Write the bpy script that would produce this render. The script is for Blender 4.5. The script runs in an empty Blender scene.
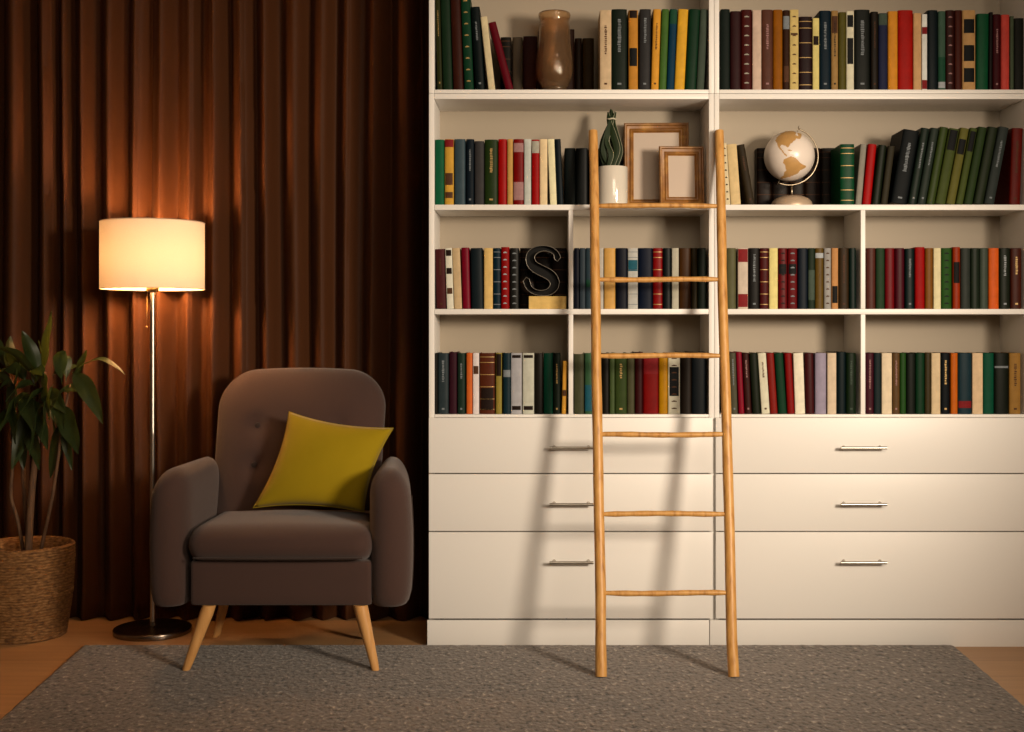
import bpy, bmesh, math, random
from mathutils import Vector, Matrix, noise
PI = math.pi
S = bpy.context.scene
C = S.collection
random.seed(7)

# ------------------------------------------------------------------ camera model
F_PX, CX, CY = 1250.0, 540.0, 332.0        # focal length and vanishing point in pixels
CAMY, CAMZ = -4.237, 1.064

def sc(Y): return F_PX / (Y - CAMY)
def X(px, Y=0.0): return (px - CX) / sc(Y)
def Z(py, Y=0.0): return CAMZ - (py - CY) / sc(Y)
def P(px, py, Y=0.0): return Vector((X(px, Y), Y, Z(py, Y)))

# ------------------------------------------------------------------ colour
def lin(c):
    c = c / 255.0
    return c / 12.92 if c <= 0.04045 else ((c + 0.055) / 1.055) ** 2.4
WB = (0.78, 0.64, 0.47)
def alb(rgb, k=1.0):
    """albedo of a surface seen as rgb under the warm key light"""
    return tuple(min(0.9, lin(c) / w * 0.8 * k) for c, w in zip(rgb, WB))

# ------------------------------------------------------------------ materials
MATS = {}
def nodes(m):
    m.use_nodes = True
    nt = m.node_tree
    b = nt.nodes.get('Principled BSDF')
    return nt, b
def setin(b, name, v):
    if name in b.inputs: b.inputs[name].default_value = v

def mat(name, col, rough=0.5, metal=0.0, var=0.08, nscale=30.0, bump=0.0, bscale=200.0,
        coat=0.0, sheen=0.0, spec=0.5, stretch=(1, 1, 1)):
    if name in MATS: return MATS[name]
    m = bpy.data.materials.new(name); nt, b = nodes(m)
    tc = nt.nodes.new('ShaderNodeTexCoord')
    mp = nt.nodes.new('ShaderNodeMapping'); mp.inputs['Scale'].default_value = stretch
    nt.links.new(tc.outputs['Object'], mp.inputs['Vector'])
    n = nt.nodes.new('ShaderNodeTexNoise'); n.inputs['Scale'].default_value = nscale
    n.inputs['Detail'].default_value = 5
    nt.links.new(mp.outputs['Vector'], n.inputs['Vector'])
    mx = nt.nodes.new('ShaderNodeMix'); mx.data_type = 'RGBA'
    nt.links.new(n.outputs['Fac'], mx.inputs['Factor'])
    mx.inputs[6].default_value = (*[c * (1 - var) for c in col], 1)
    mx.inputs[7].default_value = (*[min(1, c * (1 + var)) for c in col], 1)
    nt.links.new(mx.outputs[2], b.inputs['Base Color'])
    setin(b, 'Roughness', rough); setin(b, 'Metallic', metal)
    setin(b, 'Coat Weight', coat); setin(b, 'Sheen Weight', sheen)
    setin(b, 'Specular IOR Level', spec)
    if bump:
        n2 = nt.nodes.new('ShaderNodeTexNoise'); n2.inputs['Scale'].default_value = bscale
        n2.inputs['Detail'].default_value = 4
        nt.links.new(mp.outputs['Vector'], n2.inputs['Vector'])
        bp = nt.nodes.new('ShaderNodeBump'); bp.inputs['Strength'].default_value = bump
        bp.inputs['Distance'].default_value = 0.004
        nt.links.new(n2.outputs['Fac'], bp.inputs['Height'])
        nt.links.new(bp.outputs['Normal'], b.inputs['Normal'])
    MATS[name] = m
    return m

def ramp_mat(name, cols, rough, scale, stretch, detail=6, bump=0.1, dist=0.002, kind='noise', coat=0.0, sheen=0.0):
    """noise -> colour ramp material"""
    m = bpy.data.materials.new(name); nt, b = nodes(m)
    tc = nt.nodes.new('ShaderNodeTexCoord')
    mp = nt.nodes.new('ShaderNodeMapping'); mp.inputs['Scale'].default_value = stretch
    nt.links.new(tc.outputs['Object'], mp.inputs['Vector'])
    n = nt.nodes.new('ShaderNodeTexNoise'); n.inputs['Scale'].default_value = scale
    n.inputs['Detail'].default_value = detail
    nt.links.new(mp.outputs['Vector'], n.inputs['Vector'])
    r = nt.nodes.new('ShaderNodeValToRGB')
    el = r.color_ramp.elements
    while len(el) < len(cols): el.new(0.5)
    for e, (p, c) in zip(el, cols):
        e.position = p; e.color = (*c, 1)
    nt.links.new(n.outputs['Fac'], r.inputs['Fac'])
    nt.links.new(r.outputs['Color'], b.inputs['Base Color'])
    setin(b, 'Roughness', rough); setin(b, 'Coat Weight', coat); setin(b, 'Sheen Weight', sheen)
    if bump:
        bp = nt.nodes.new('ShaderNodeBump'); bp.inputs['Strength'].default_value = bump
        bp.inputs['Distance'].default_value = dist
        nt.links.new(n.outputs['Fac'], bp.inputs['Height'])
        nt.links.new(bp.outputs['Normal'], b.inputs['Normal'])
    MATS[name] = m
    return m

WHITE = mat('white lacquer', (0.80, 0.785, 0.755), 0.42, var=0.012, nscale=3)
SHADED_CELL = mat('shade-toned white melamine back', (0.36, 0.305, 0.232), 0.6, var=0.02, nscale=3)  # white panel with the shade inside the cells put into its colour
STEEL = mat('brushed nickel', (0.46, 0.43, 0.38), 0.3, metal=1.0, var=0.04, nscale=60, stretch=(40, 40, 1))
DARKMETAL = mat('dark polished metal', (0.10, 0.085, 0.07), 0.22, metal=0.9, var=0.05)
BRASS = mat('brass', (0.62, 0.45, 0.20), 0.3, metal=1.0, var=0.05)
UPH = mat('taupe upholstery', (0.060, 0.033, 0.027), 0.9, var=0.10, nscale=260, bump=0.35, bscale=700, sheen=0.18, spec=0.15)
UPH_D = mat('taupe upholstery piping', (0.034, 0.020, 0.016), 0.9, var=0.08, nscale=260, sheen=0.2, spec=0.2)
BEECH = ramp_mat('beech wood legs', [(0.3, (0.55, 0.27, 0.085)), (0.7, (0.68, 0.37, 0.13))], 0.38, 6, (14, 14, 1.2), bump=0.05)
BAMBOO = ramp_mat('honey ladder wood', [(0.25, (0.32, 0.135, 0.026)), (0.45, (0.54, 0.27, 0.070)), (0.75, (0.66, 0.37, 0.115))],
                  0.42, 5, (16, 16, 1.3), bump=0.12)
YELLOW = mat('yellow velvet', (0.285, 0.20, 0.003), 0.85, var=0.07, nscale=14, bump=0.12, bscale=500, sheen=0.12, spec=0.15)
PAGES = mat('book paper', (0.62, 0.52, 0.37), 0.9, var=0.12, nscale=160, stretch=(6, 1, 1))
GOLD = mat('gold foil', (0.36, 0.23, 0.075), 0.45, metal=0.35, var=0.1)
LEAFM = None

# ------------------------------------------------------------------ object helpers
def smooth(me, on=True):
    for p in me.polygons: p.use_smooth = on

def obj(name, bm, m, parent=None, sm=False, auto=None):
    """link a bmesh given in world coordinates as one mesh object"""
    me = bpy.data.meshes.new(name)
    bmesh.ops.recalc_face_normals(bm, faces=bm.faces[:])
    if parent is not None:
        w = wmat(parent).inverted()
        bm.transform(w)
    bm.to_mesh(me); bm.free()
    o = bpy.data.objects.new(name, me); C.objects.link(o)
    if isinstance(m, (list, tuple)):
        for q in m: me.materials.append(q)
    else: me.materials.append(m)
    if sm:
        smooth(me)
        if auto is not None:
            me.set_sharp_from_angle(angle=math.radians(auto))
    if parent is not None: o.parent = parent
    return o
def wmat(o):
    m = o.matrix_basis.copy()
    while o.parent is not None:
        o = o.parent
        m = o.matrix_basis @ m
    return m
def thing(name, label, cat, loc=(0, 0, 0), group=None, rotz=0):
    o = bpy.data.objects.new(name, None); C.objects.link(o)
    o.location = loc; o.rotation_euler = (0, 0, rotz); o.empty_display_size = 0.05
    o['label'] = label; o['category'] = cat
    if group: o['group'] = group
    return o
def tag(o, label, cat, group=None):
    o['label'] = label; o['category'] = cat
    if group: o['group'] = group
    return o
def struct(name, bm, m, label=None, sm=False):
    o = obj(name, bm, m, None, sm); o['kind'] = 'structure'
    if label: o['label'] = label; o['category'] = name.split('_')[0]
    return o

def box(bm, x0, x1, y0, y1, z0, z1, bev=0.0, mi=0):
    g = bmesh.ops.create_cube(bm, size=1.0)
    vs = g['verts']
    for v in vs:
        v.co = Vector((x0 + (v.co.x + .5) * (x1 - x0), y0 + (v.co.y + .5) * (y1 - y0), z0 + (v.co.z + .5) * (z1 - z0)))
    fs = set(f for v in vs for f in v.link_faces)
    if bev > 0:
        es = list(set(e for v in vs for e in v.link_edges))
        r = bmesh.ops.bevel(bm, geom=es, offset=bev, segments=2, profile=0.6, affect='EDGES')
        fs = set(r['faces']) | set(f for f in fs if f.is_valid)
    for f in fs: f.material_index = mi
    return bm
def nb(): return bmesh.new()

def rbox(c, s, r, n=(10, 10, 10), fn=None, bm=None):
    """rounded box with a dense grid; fn deforms every vertex (u,v,w in -1..1, co)"""
    bm = bm or bmesh.new()
    hx, hy, hz = s[0] / 2, s[1] / 2, s[2] / 2
    if not isinstance(r, (tuple, list)): r = (r, r, r)
    cache = {}
    def vert(u, v, w):
        k = (round(u, 6), round(v, 6), round(w, 6))
        if k in cache: return cache[k]
        p = Vector((u * hx, v * hy, w * hz))
        q = Vector((max(-hx + r[0], min(hx - r[0], p.x)), max(-hy + r[1], min(hy - r[1], p.y)), max(-hz + r[2], min(hz - r[2], p.z))))
        d = p - q
        dn = Vector((d.x / r[0], d.y / r[1], d.z / r[2]))
        if dn.length > 1e-9:
            dn.normalize()
            p = q + Vector((dn.x * r[0], dn.y * r[1], dn.z * r[2]))
        if fn: p = fn(p.x / hx, p.y / hy, p.z / hz, p)
        cache[k] = bm.verts.new(p + Vector(c))
        return cache[k]
    def ticks(n):
        # denser near the ends
        return [math.sin((i / n - 0.5) * PI * 0.999) / math.sin(0.5 * PI * 0.999) for i in range(n + 1)]
    T = [ticks(k) for k in n]
    for ax in range(3):
        a, b = (ax + 1) % 3, (ax + 2) % 3
        for side in (-1, 1):
            for i in range(n[a]):
                for j in range(n[b]):
                    q = []
                    for (ii, jj) in ((i, j), (i + 1, j), (i + 1, j + 1), (i, j + 1)):
                        t = [0, 0, 0]; t[ax] = side; t[a] = T[a][ii]; t[b] = T[b][jj]
                        q.append(vert(*t))
                    if side < 0: q.reverse()
                    try: bm.faces.new(q)
                    except ValueError: pass
    return bm

def tube(bm, pts, rad, seg=10, cap=True, mi=0, closed=False):
    """tube through points; rad a number or list"""
    pts = [Vector(p) for p in pts]; n = len(pts)
    if not isinstance(rad, (list, tuple)): rad = [rad] * n
    rings = []; prev = None
    for i, p in enumerate(pts):
        if closed: t = pts[(i + 1) % n] - pts[(i - 1) % n]
        else: t = pts[min(i + 1, n - 1)] - pts[max(i - 1, 0)]
        t.normalize()
        if prev is None:
            a = Vector((0, 0, 1)) if abs(t.z) < 0.9 else Vector((0, 1, 0))
            u = t.cross(a).normalized()
        else:
            u = (prev - t * prev.dot(t)).normalized()
        prev = u; v = t.cross(u)
        rings.append([bm.verts.new(p + (u * math.cos(2 * PI * k / seg) + v * math.sin(2 * PI * k / seg)) * rad[i]) for k in range(seg)])
    m = n if closed else n - 1
    for i in range(m):
        A, B = rings[i], rings[(i + 1) % n]
        for k in range(seg):
            f = bm.faces.new((A[k], A[(k + 1) % seg], B[(k + 1) % seg], B[k])); f.material_index = mi
    if cap and not closed:
        f = bm.faces.new(rings[0][::-1]); f.material_index = mi
        f = bm.faces.new(rings[-1]); f.material_index = mi
    return bm

def lathe(bm, prof, c=(0, 0, 0), seg=48, fn=None, capb=False, capt=False):
    """prof: list of (r,z)"""
    rings = []
    for (r, z) in prof:
        ring = []
        for k in range(seg):
            a = 2 * PI * k / seg
            rr = r + (fn(a, r, z) if fn else 0)
            ring.append(bm.verts.new((c[0] + rr * math.cos(a), c[1] + rr * math.sin(a), c[2] + z)))
        rings.append(ring)
    for A, B in zip(rings, rings[1:]):
        for k in range(seg):
            bm.faces.new((A[k], A[(k + 1) % seg], B[(k + 1) % seg], B[k]))
    if capb: bm.faces.new(rings[0][::-1])
    if capt: bm.faces.new(rings[-1])
    return bm

# ------------------------------------------------------------------ room
def planks():
    m = bpy.data.materials.new('oak laminate planks'); nt, b = nodes(m)
    tc = nt.nodes.new('ShaderNodeTexCoord')
    br = nt.nodes.new('ShaderNodeTexBrick')
    br.inputs['Color1'].default_value = (0.50, 0.27, 0.115, 1)
    br.inputs['Color2'].default_value = (0.57, 0.32, 0.145, 1)
    br.inputs['Mortar'].default_value = (0.34, 0.18, 0.075, 1)
    br.inputs['Scale'].default_value = 1.0
    br.inputs['Mortar Size'].default_value = 0.0012
    br.inputs['Brick Width'].default_value = 1.28
    br.inputs['Row Height'].default_value = 0.19
    nt.links.new(tc.outputs['Object'], br.inputs['Vector'])
    mp = nt.nodes.new('ShaderNodeMapping'); mp.inputs['Scale'].default_value = (1.2, 14, 1)
    nt.links.new(tc.outputs['Object'], mp.inputs['Vector'])
    n = nt.nodes.new('ShaderNodeTexNoise'); n.inputs['Scale'].default_value = 3; n.inputs['Detail'].default_value = 8
    nt.links.new(mp.outputs['Vector'], n.inputs['Vector'])
    mx = nt.nodes.new('ShaderNodeMix'); mx.data_type = 'RGBA'; mx.blend_type = 'MULTIPLY'
    mx.inputs['Factor'].default_value = 0.35
    nt.links.new(br.outputs['Color'], mx.inputs[6]); nt.links.new(n.outputs['Fac'], mx.inputs[7])
    nt.links.new(mx.outputs[2], b.inputs['Base Color'])
    setin(b, 'Roughness', 0.42)
    return m
bm = nb(); box(bm, -3.0, 3.2, -4.6, 0.56, -0.05, 0.0); struct('floor', bm, planks())
PAINT = mat('warm wall paint', (0.42, 0.34, 0.26), 0.85, var=0.03, nscale=8)
CEILM = mat('ceiling paint', (0.60, 0.52, 0.42), 0.9, var=0.02)
bm = nb(); box(bm, -3.0, 3.2, 0.50, 0.56, 0.0, 2.62); struct('wall_back', bm, PAINT)
bm = nb(); box(bm, -3.06, -3.0, -4.6, 0.56, 0.0, 2.62); struct('wall_left', bm, PAINT)
bm = nb(); box(bm, 3.2, 3.26, -4.6, 0.56, 0.0, 2.62); struct('wall_right', bm, PAINT)
bm = nb(); box(bm, -3.06, 3.26, -4.6, 0.56, 2.62, 2.68); struct('ceiling', bm, CEILM)

# ------------------------------------------------------------------ rug
RUGT = 0.012
def rug_mat():
    m = bpy.data.materials.new('flecked taupe pile'); nt, b = nodes(m)
    tc = nt.nodes.new('ShaderNodeTexCoord')
    def noi(s, d=4, st=(1, 1, 1)):
        mp = nt.nodes.new('ShaderNodeMapping'); mp.inputs['Scale'].default_value = st
        nt.links.new(tc.outputs['Object'], mp.inputs['Vector'])
        n = nt.nodes.new('ShaderNodeTexNoise'); n.inputs['Scale'].default_value = s; n.inputs['Detail'].default_value = d
        nt.links.new(mp.outputs['Vector'], n.inputs['Vector']); return n
    a = noi(70, 6, (1, .62, 1)); r = nt.nodes.new('ShaderNodeValToRGB'); el = r.color_ramp.elements
    el[0].position = 0.33; el[0].color = (0.035, 0.028, 0.023, 1)
    el[1].position = 0.72; el[1].color = (0.42, 0.36, 0.30, 1)
    e = el.new(0.42); e.color = (0.125, 0.100, 0.083, 1)
    e = el.new(0.60); e.color = (0.165, 0.134, 0.112, 1)
    nt.links.new(a.outputs['Fac'], r.inputs['Fac'])
    l = noi(5, 3)
    mx = nt.nodes.new('ShaderNodeMix'); mx.data_type = 'RGBA'; mx.blend_type = 'MULTIPLY'; mx.inputs['Factor'].default_value = 0.4
    nt.links.new(r.outputs['Color'], mx.inputs[6]); nt.links.new(l.outputs['Fac'], mx.inputs[7])
    hs = nt.nodes.new('ShaderNodeHueSaturation'); hs.inputs['Value'].default_value = 1.25
    nt.links.new(mx.outputs[2], hs.inputs['Color'])
    nt.links.new(hs.outputs['Color'], b.inputs['Base Color'])
    setin(b, 'Roughness', 0.95); setin(b, 'Sheen Weight', 0.2); setin(b, 'Specular IOR Level', 0.15)
    bp = nt.nodes.new('ShaderNodeBump'); bp.inputs['Strength'].default_value = 0.8; bp.inputs['Distance'].default_value = 0.012
    nt.links.new(a.outputs['Fac'], bp.inputs['Height']); nt.links.new(bp.outputs['Normal'], b.inputs['Normal'])
    return m
bm = nb()
x0b, x1b, x0f, x1f = -1.54, 1.395, -1.367, 1.318      # rug slightly skewed at its left side
NX, NY = 240, 110
grid = []
for j in range(NY + 1):
    t = j / NY; y = -0.017 + (-2.1 + 0.017) * t
    row = []
    for i in range(NX + 1):
        s = i / NX
        x = (x0b + (x0f - x0b) * t) * (1 - s) + (x1b + (x1f - x1b) * t) * s
        e = min(s, 1 - s) * 2.9; e2 = min(t, 1 - t) * 2.1
        h = RUGT - 0.006 * max(0, 1 - min(e, e2) / 0.012)
        h += noise.noise(Vector((x * 38, y * 30, 0))) * 0.0016
        if e < 1e-6: x += noise.noise(Vector((0, y * 60, 3))) * 0.004
        row.append(bm.verts.new((x, y, h)))
    grid.append(row)
for j in range(NY):
    for i in range(NX):
        bm.faces.new((grid[j][i], grid[j][i + 1], grid[j + 1][i + 1], grid[j + 1][i]))
edge = [e for e in bm.edges if e.is_boundary]
r = bmesh.ops.extrude_edge_only(bm, edges=edge)
for v in r['geom']:
    if isinstance(v, bmesh.types.BMVert): v.co.z = 0.0005
o = obj('rug', bm, rug_mat(), None, True)
tag(o, 'flecked grey-brown pile rug lying on the wooden floor', 'rug')

# ------------------------------------------------------------------ bookcases
DEP = 0.245                      # carcass depth
zs = {k: Z(k) for k in (0, 1)}
XL0, XM, XR1 = X(429), X(714.2), X(1031)
zTopSeam = Z(93.6)
def bookcase(x0, x1, xdiv, side_l, side_r, label, group, handle_px, plx0, plx1):
    t = thing('bookcase', label, 'bookcase', ((x0 + x1) / 2, DEP / 2, 0), group)
    sp = 0.0008
    # side panels
    bm = nb(); box(bm, x0, side_l, 0, DEP, 0.005, zTopSeam, 0.0012); obj('side_panel', bm, WHITE, t, True, 30)
    bm = nb(); box(bm, side_r, x1, 0, DEP, 0.005, zTopSeam, 0.0012); obj('side_panel', bm, WHITE, t, True, 30)
    bm = nb(); box(bm, side_l, side_r, DEP - 0.008, DEP - 0.001, 0.10, zTopSeam - 0.003); obj('back_panel', bm, SHADED_CELL, t)
    for (ya, yb) in ((93.6, 99.0), (204.6, 210.0), (309.0, 314.2), (414.4, 417.3)):
        bm = nb(); box(bm, side_l + sp, side_r - sp, 0.0005 if ya < 400 else 0.0, DEP - 0.009, Z(yb), Z(ya), 0.001)
        obj('shelf', bm, WHITE, t, True, 30)
    d0, d1 = xdiv
    for (ya, yb) in ((210.0, 309.0), (314.2, 414.4)):
        bm = nb(); box(bm, d0, d1, 0.0005, DEP - 0.009, Z(yb) + 0.0004, Z(ya) - 0.0004, 0.001)
        obj('divider', bm, WHITE, t, True, 30)
    # drawers
    for (ya, yb, hy) in ((417.8, 473.0, 448.0), (474.2, 531.0, 504.6), (532.2, 618.6, 562.8)):
        bm = nb(); box(bm, x0 + 0.0025 if x0 > 0 else x0 + 0.001, x1 - 0.006, -0.018, -0.001, Z(yb, -0.018), Z(ya, -0.018), 0.0014)
        dr = obj('drawer', bm, WHITE, t, True, 30)
        bm = nb()
        yy = -0.018
        hx0, hx1 = X(handle_px[0], yy - 0.03), X(handle_px[1], yy - 0.03); hz = Z(hy, yy - 0.03)
        tube(bm, [(hx0, yy - 0.03, hz), (hx1, yy - 0.03, hz)], 0.0052, 14)
        for hx in (hx0 + 0.016, hx1 - 0.016):
            tube(bm, [(hx, yy - 0.03, hz), (hx, yy - 0.004, hz), (hx, yy + 0.0, hz)], [0.0045, 0.0045, 0.0065], 12)
        obj('handle', bm, STEEL, dr, True, 40)
    # drawer boxes behind the fronts (dark gaps)
    bm = nb(); box(bm, side_l + 0.002, side_r - 0.002, 0.002, DEP - 0.012, 0.11, Z(417.3) - 0.003); obj('carcass', bm, SHADED_CELL, t)
    bm = nb(); box(bm, plx0, plx1, -0.012, -0.0006, 0.0, Z(620.2, -0.012), 0.001); obj('plinth', bm, WHITE, t, True, 30)
    return t
bc1 = bookcase(XL0, XM - 0.0006, (X(568.6), X(573.2)), X(434.3), X(709.0),
         'tall white bookcase with three drawers behind the wooden ladder', 'white bookcases', (549.5, 593.5), X(427.3, -.012), X(709.2, -.012))
bc2 = bookcase(XM + 0.0006, XR1, (X(860.8), X(865.4)), X(719.2), X(1025.5),
         'tall white bookcase with three drawers right of the wooden ladder', 'white bookcases', (841, 887), X(710.0, -.012), XR1)
bc1['group'] = bc2['group'] = 'white bookcases'

def topunit(x0, x1, side_l, side_r, label):
    t = thing('shelf_unit', label, 'shelf unit', ((x0 + x1) / 2, DEP / 2, zTopSeam), 'open shelf units on top of the bookcases')
    zt = 2.34
    bm = nb(); box(bm, x0, side_l, 0, DEP, zTopSeam + .0008, zt, 0.0012); obj('side_panel', bm, WHITE, t, True, 30)
    bm = nb(); box(bm, side_r, x1, 0, DEP, zTopSeam + .0008, zt, 0.0012); obj('side_panel', bm, WHITE, t, True, 30)
    bm = nb(); box(bm, side_l + .0008, side_r - .0008, 0.0, DEP - .009, zTopSeam + .0010, Z(89.6), 0.001); obj('shelf', bm, WHITE, t, True, 30)
    bm = nb(); box(bm, side_l + .0008, side_r - .0008, 0.0, DEP - .009, zt - 0.018, zt - .0005, 0.001); obj('top_board', bm, WHITE, t, True, 30)
    bm = nb(); box(bm, side_l, side_r, DEP - 0.008, DEP - 0.001, zTopSeam + .002, zt - .002); obj('back_panel', bm, SHADED_CELL, t)
topunit(XL0, XM - 0.0006, X(434.3), X(709.0), 'white open shelf unit holding the glass vase, above the ladder')
topunit(XM + 0.0006, XR1, X(719.2), X(1025.5), 'white open shelf unit full of upright books, top right corner')

# ------------------------------------------------------------------ books
NC = {'black': (22, 22, 20), 'dkbrown': (50, 25, 12), 'cream': (225, 205, 165), 'silver': (170, 165, 150), 'gold': (200, 150, 60),
      'pink': (215, 150, 130), 'red': (170, 30, 30), 'teal': (40, 110, 115), 'white': (225, 215, 195), 'green': (35, 90, 55),
      'brown': (110, 65, 35), 'greygreen': (90, 100, 75), 'yellow': (200, 175, 70)}
WORDN = {'dkbrown': 'dark brown', 'greygreen': 'grey-green'}
SHELF_TOP = {1: 89.6, 2: 204.6, 3: 309.0, 4: 414.4}
# cell -> (shelf row, phrase)
CELLS = {
 '1A': (1, 'top shelf of left bookcase', 'books on the top shelf, left'),
 '1B': (1, 'top shelf of right bookcase', 'books on the top shelf, right'),
 '2A': (2, 'second shelf of left bookcase', 'books on the second shelf, left'),
 '2B': (2, 'second shelf of right bookcase', 'books on the second shelf, right'),
 '3A': (3, 'third shelf, leftmost cell', 'books in the third shelf, leftmost cell'),
 '3B': (3, 'third shelf, behind the ladder', 'books on the third shelf behind the ladder'),
 '3C': (3, 'third shelf, right of ladder', 'books on the third shelf right of the ladder'),
 '3D': (3, 'third shelf, far right cell', 'books in the third shelf, far right cell'),
 '4A': (4, 'bottom shelf, leftmost cell', 'books in the bottom shelf, leftmost cell'),
 '4B': (4, 'bottom shelf, behind the ladder', 'books on the bottom shelf behind the ladder'),
 '4C': (4, 'bottom shelf, right of ladder', 'books on the bottom shelf right of the ladder'),
 '4D': (4, 'bottom shelf, far right cell', 'books in the bottom shelf, far right cell'),
}
# x0 x1 (bottom, px)  top(px)  shift(px)  r,g,b  colour_words  decorations
T = {}
T['1A'] = """
437.5 442.4 -4 -2.5 52,50,20 olive T:gold
443 452.7 -9 -7 30,50,30 dark_green
453.5 463.5 -8 -7.5 66,28,18 brown_red
464.5 473.8 -8 -8 22,62,38 green D:gold
475.8 485 6.6 -9.5 16,24,24 near_black T:silver
488.6 495.2 16.5 -9.5 215,185,130 cream
506 514 22 -18 110,20,30 dark_red
600 611.3 10 0 205,165,115 tan T:brown
611.7 627 9 0 25,34,24 black_green T:silver
628.5 638 10 0 188,118,32 ochre L:10:18:dkbrown L:48:66:black
639 650.2 9 0.8 58,52,50 charcoal T:silver
650.9 658.6 9 2.5 215,140,35 orange T:brown
658.9 666.2 9 3 85,115,50 leaf_green
666.5 674 9 3.5 22,62,84 blue L:9:24:green
674.3 684.5 9 4 218,152,28 yellow
685 696 9 4.5 22,54,32 dark_green
696.4 704 9 4.2 85,90,75 grey-green
"""
T['1B'] = """
720.8 730 9 0 27,34,28 dark_green
730.4 741 11 0 55,22,22 dark_maroon
741.3 752 9.5 0 78,20,16 deep_red D:cream
752.6 761.4 10 0 208,168,132 pale_tan
761.8 773 9.5 0 105,60,45 brown T:pink
773.3 782.7 9.5 0 172,98,25 caramel
783.2 789.7 10 0 62,32,16 dark_brown L:16:29:silver L:66:82:brown
790 798.6 9.5 0 208,170,92 mustard L:33:35:brown D:brown
799 812.4 16.5 0 42,20,20 black-maroon B:gold
812.8 819.2 18 0 218,188,102 pale_yellow L:36:45:dkbrown
819.6 831 10.5 0 16,34,44 navy_teal T:silver
831.4 838.3 10.5 0 152,112,62 light_brown L:16:33:brown T:black
838.8 846.2 12 0 102,88,36 olive
846.6 854 11 0 218,198,152 ivory L:15:27:black L:38:64:black
854.8 870 9.5 0 32,32,27 black T:silver
871 878.4 11.5 0 38,28,20 brown-black T:brown
878.8 887.7 13 0 45,45,72 purple-blue L:13:25:greygreen
888.2 898 11 0 212,128,25 amber
898.4 913.2 10 0 196,42,15 bright_red
913.6 921.4 13 0 208,152,92 tan
922 927.2 14 0 228,214,184 white L:27:34:red L:80:89:red
927.6 938 10 0 20,29,32 blue-black
938.4 945.7 11 0 82,104,76 sage_green L:57:81:green L:82:88:white
946 954.6 10 0 62,26,20 dark_brown D:pink
955 962.3 10 0 82,32,20 red-brown
962.8 975.8 10 0 192,138,76 golden L:19:33:black L:45:61:black L:68:82:black
976.4 988.3 13.5 1 30,86,52 emerald
988.9 992.4 12 1 26,20,16 thin_black
993 1000.8 14 1 72,16,20 dark_maroon T:pink
1001.2 1009.7 14.5 1 192,72,56 coral
1010.1 1013.9 16 1 92,97,72 grey-green
1014.2 1024 18 0 32,30,24 black
"""
T['2A'] = """
434.9 444 139.5 0 34,102,66 green
444.4 453.6 139 0 205,145,42 orange L:139:147:red L:173:185:brown L:192:198:brown
454.2 465.2 139 0 75,87,92 slate_blue
466 474 139 0 18,28,36 navy T:silver
474.5 484 141 0 72,64,62 charcoal
484.5 497.7 139.5 0 42,57,22 olive_green T:gold
498.1 506.8 139 0 188,20,26 bright_red
507.1 512.8 139 0 192,138,62 ochre
513.2 523.8 139 0 142,10,20 crimson L:143:152:pink L:182:200:pink
524.2 531 139 0 192,182,154 pale_grey
531.5 539.4 139.5 0 184,36,26 scarlet L:141:153:cream
539.8 547.3 139 0 232,192,132 cream
550.2 556.9 139 -3 236,212,152 ivory
557.4 563.6 139 -3.5 16,27,32 dark_navy
"""
T['2B'] = """
725.6 730.6 143 -4 218,188,134 ivory D:dkbrown
731.2 741 144 -5.5 216,176,112 tan
747.5 755.2 144.5 -12 56,42,26 dark_brown T:brown
840.6 854.6 144 0 22,74,44 green B:gold
855.5 861.6 144 5.3 142,127,102 grey-beige
862.5 871 144 6 194,16,22 bright_red
872 880 145 7 26,32,17 dark_green
881 887.6 146 7.5 62,52,37 brown-grey
890.6 906.8 130 13 15,19,20 black T:silver
908.2 916.6 128 13.5 32,42,32 green-black T:silver
917.5 925.6 128 13.8 50,56,46 grey-green T:silver
926.4 934.6 127 14.2 66,76,32 olive
935.4 945.4 128.5 14.4 85,90,42 light_olive L:131:151:black
946.3 955 128 14.6 122,110,48 mustard L:140:155:black
956 963 128 14.8 86,92,42 moss_green L:132:152:black
964 972.5 127 15 52,66,32 leaf_green
973.5 983.3 127 15.2 42,48,28 dark_olive
984.3 994.3 127 15.2 60,62,57 grey T:silver
1009.5 1020.5 128 3 112,27,17 maroon T:brown
"""
T['3A'] = """
436.5 446.5 249 -2 92,36,36 maroon-brown T:brown
447 453.7 248 -3 226,206,166 ivory L:250:256:dkbrown L:268:274:dkbrown L:288:294:brown
454.3 462 248 -2.5 202,162,108 tan
462.6 470.5 247.5 -1.5 142,22,42 crimson
471.5 483.4 248 -1 26,34,37 dark_navy
484 492.7 248 0 222,172,92 yellow
493 500.6 248 0 12,42,52 teal B:silver
501 509.2 247 0 164,20,20 bright_red D:white
509.8 518.9 248 0 36,33,29 black D:silver
"""
T['3B'] = """
574.2 579.4 248 0 16,19,32 navy-black
579.8 585.4 248 0 70,76,82 silver-grey
585.8 592 248 0 60,72,78 slate L:280:287:green
592.5 597.8 248 0 72,62,52 brown-grey
598.2 603.4 248 0 192,172,142 pale_grey
604 615.4 248 0 208,148,66 amber
615.8 627.4 248 0 18,20,34 navy
628 637.8 248 0 188,174,148 grey-white L:260:271:teal B:silver
638.2 652.6 248 0 15,23,42 dark_blue
653 662.6 248 0 154,26,26 red B:gold
663 671.4 248 0 18,23,23 green-black
672 678.7 248 0 186,168,132 beige
679.1 690.9 248 0 77,43,16 brown
691.3 697.3 248 0 52,40,19 olive-brown
697.7 706 248 0 15,23,15 dark_green
"""
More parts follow.
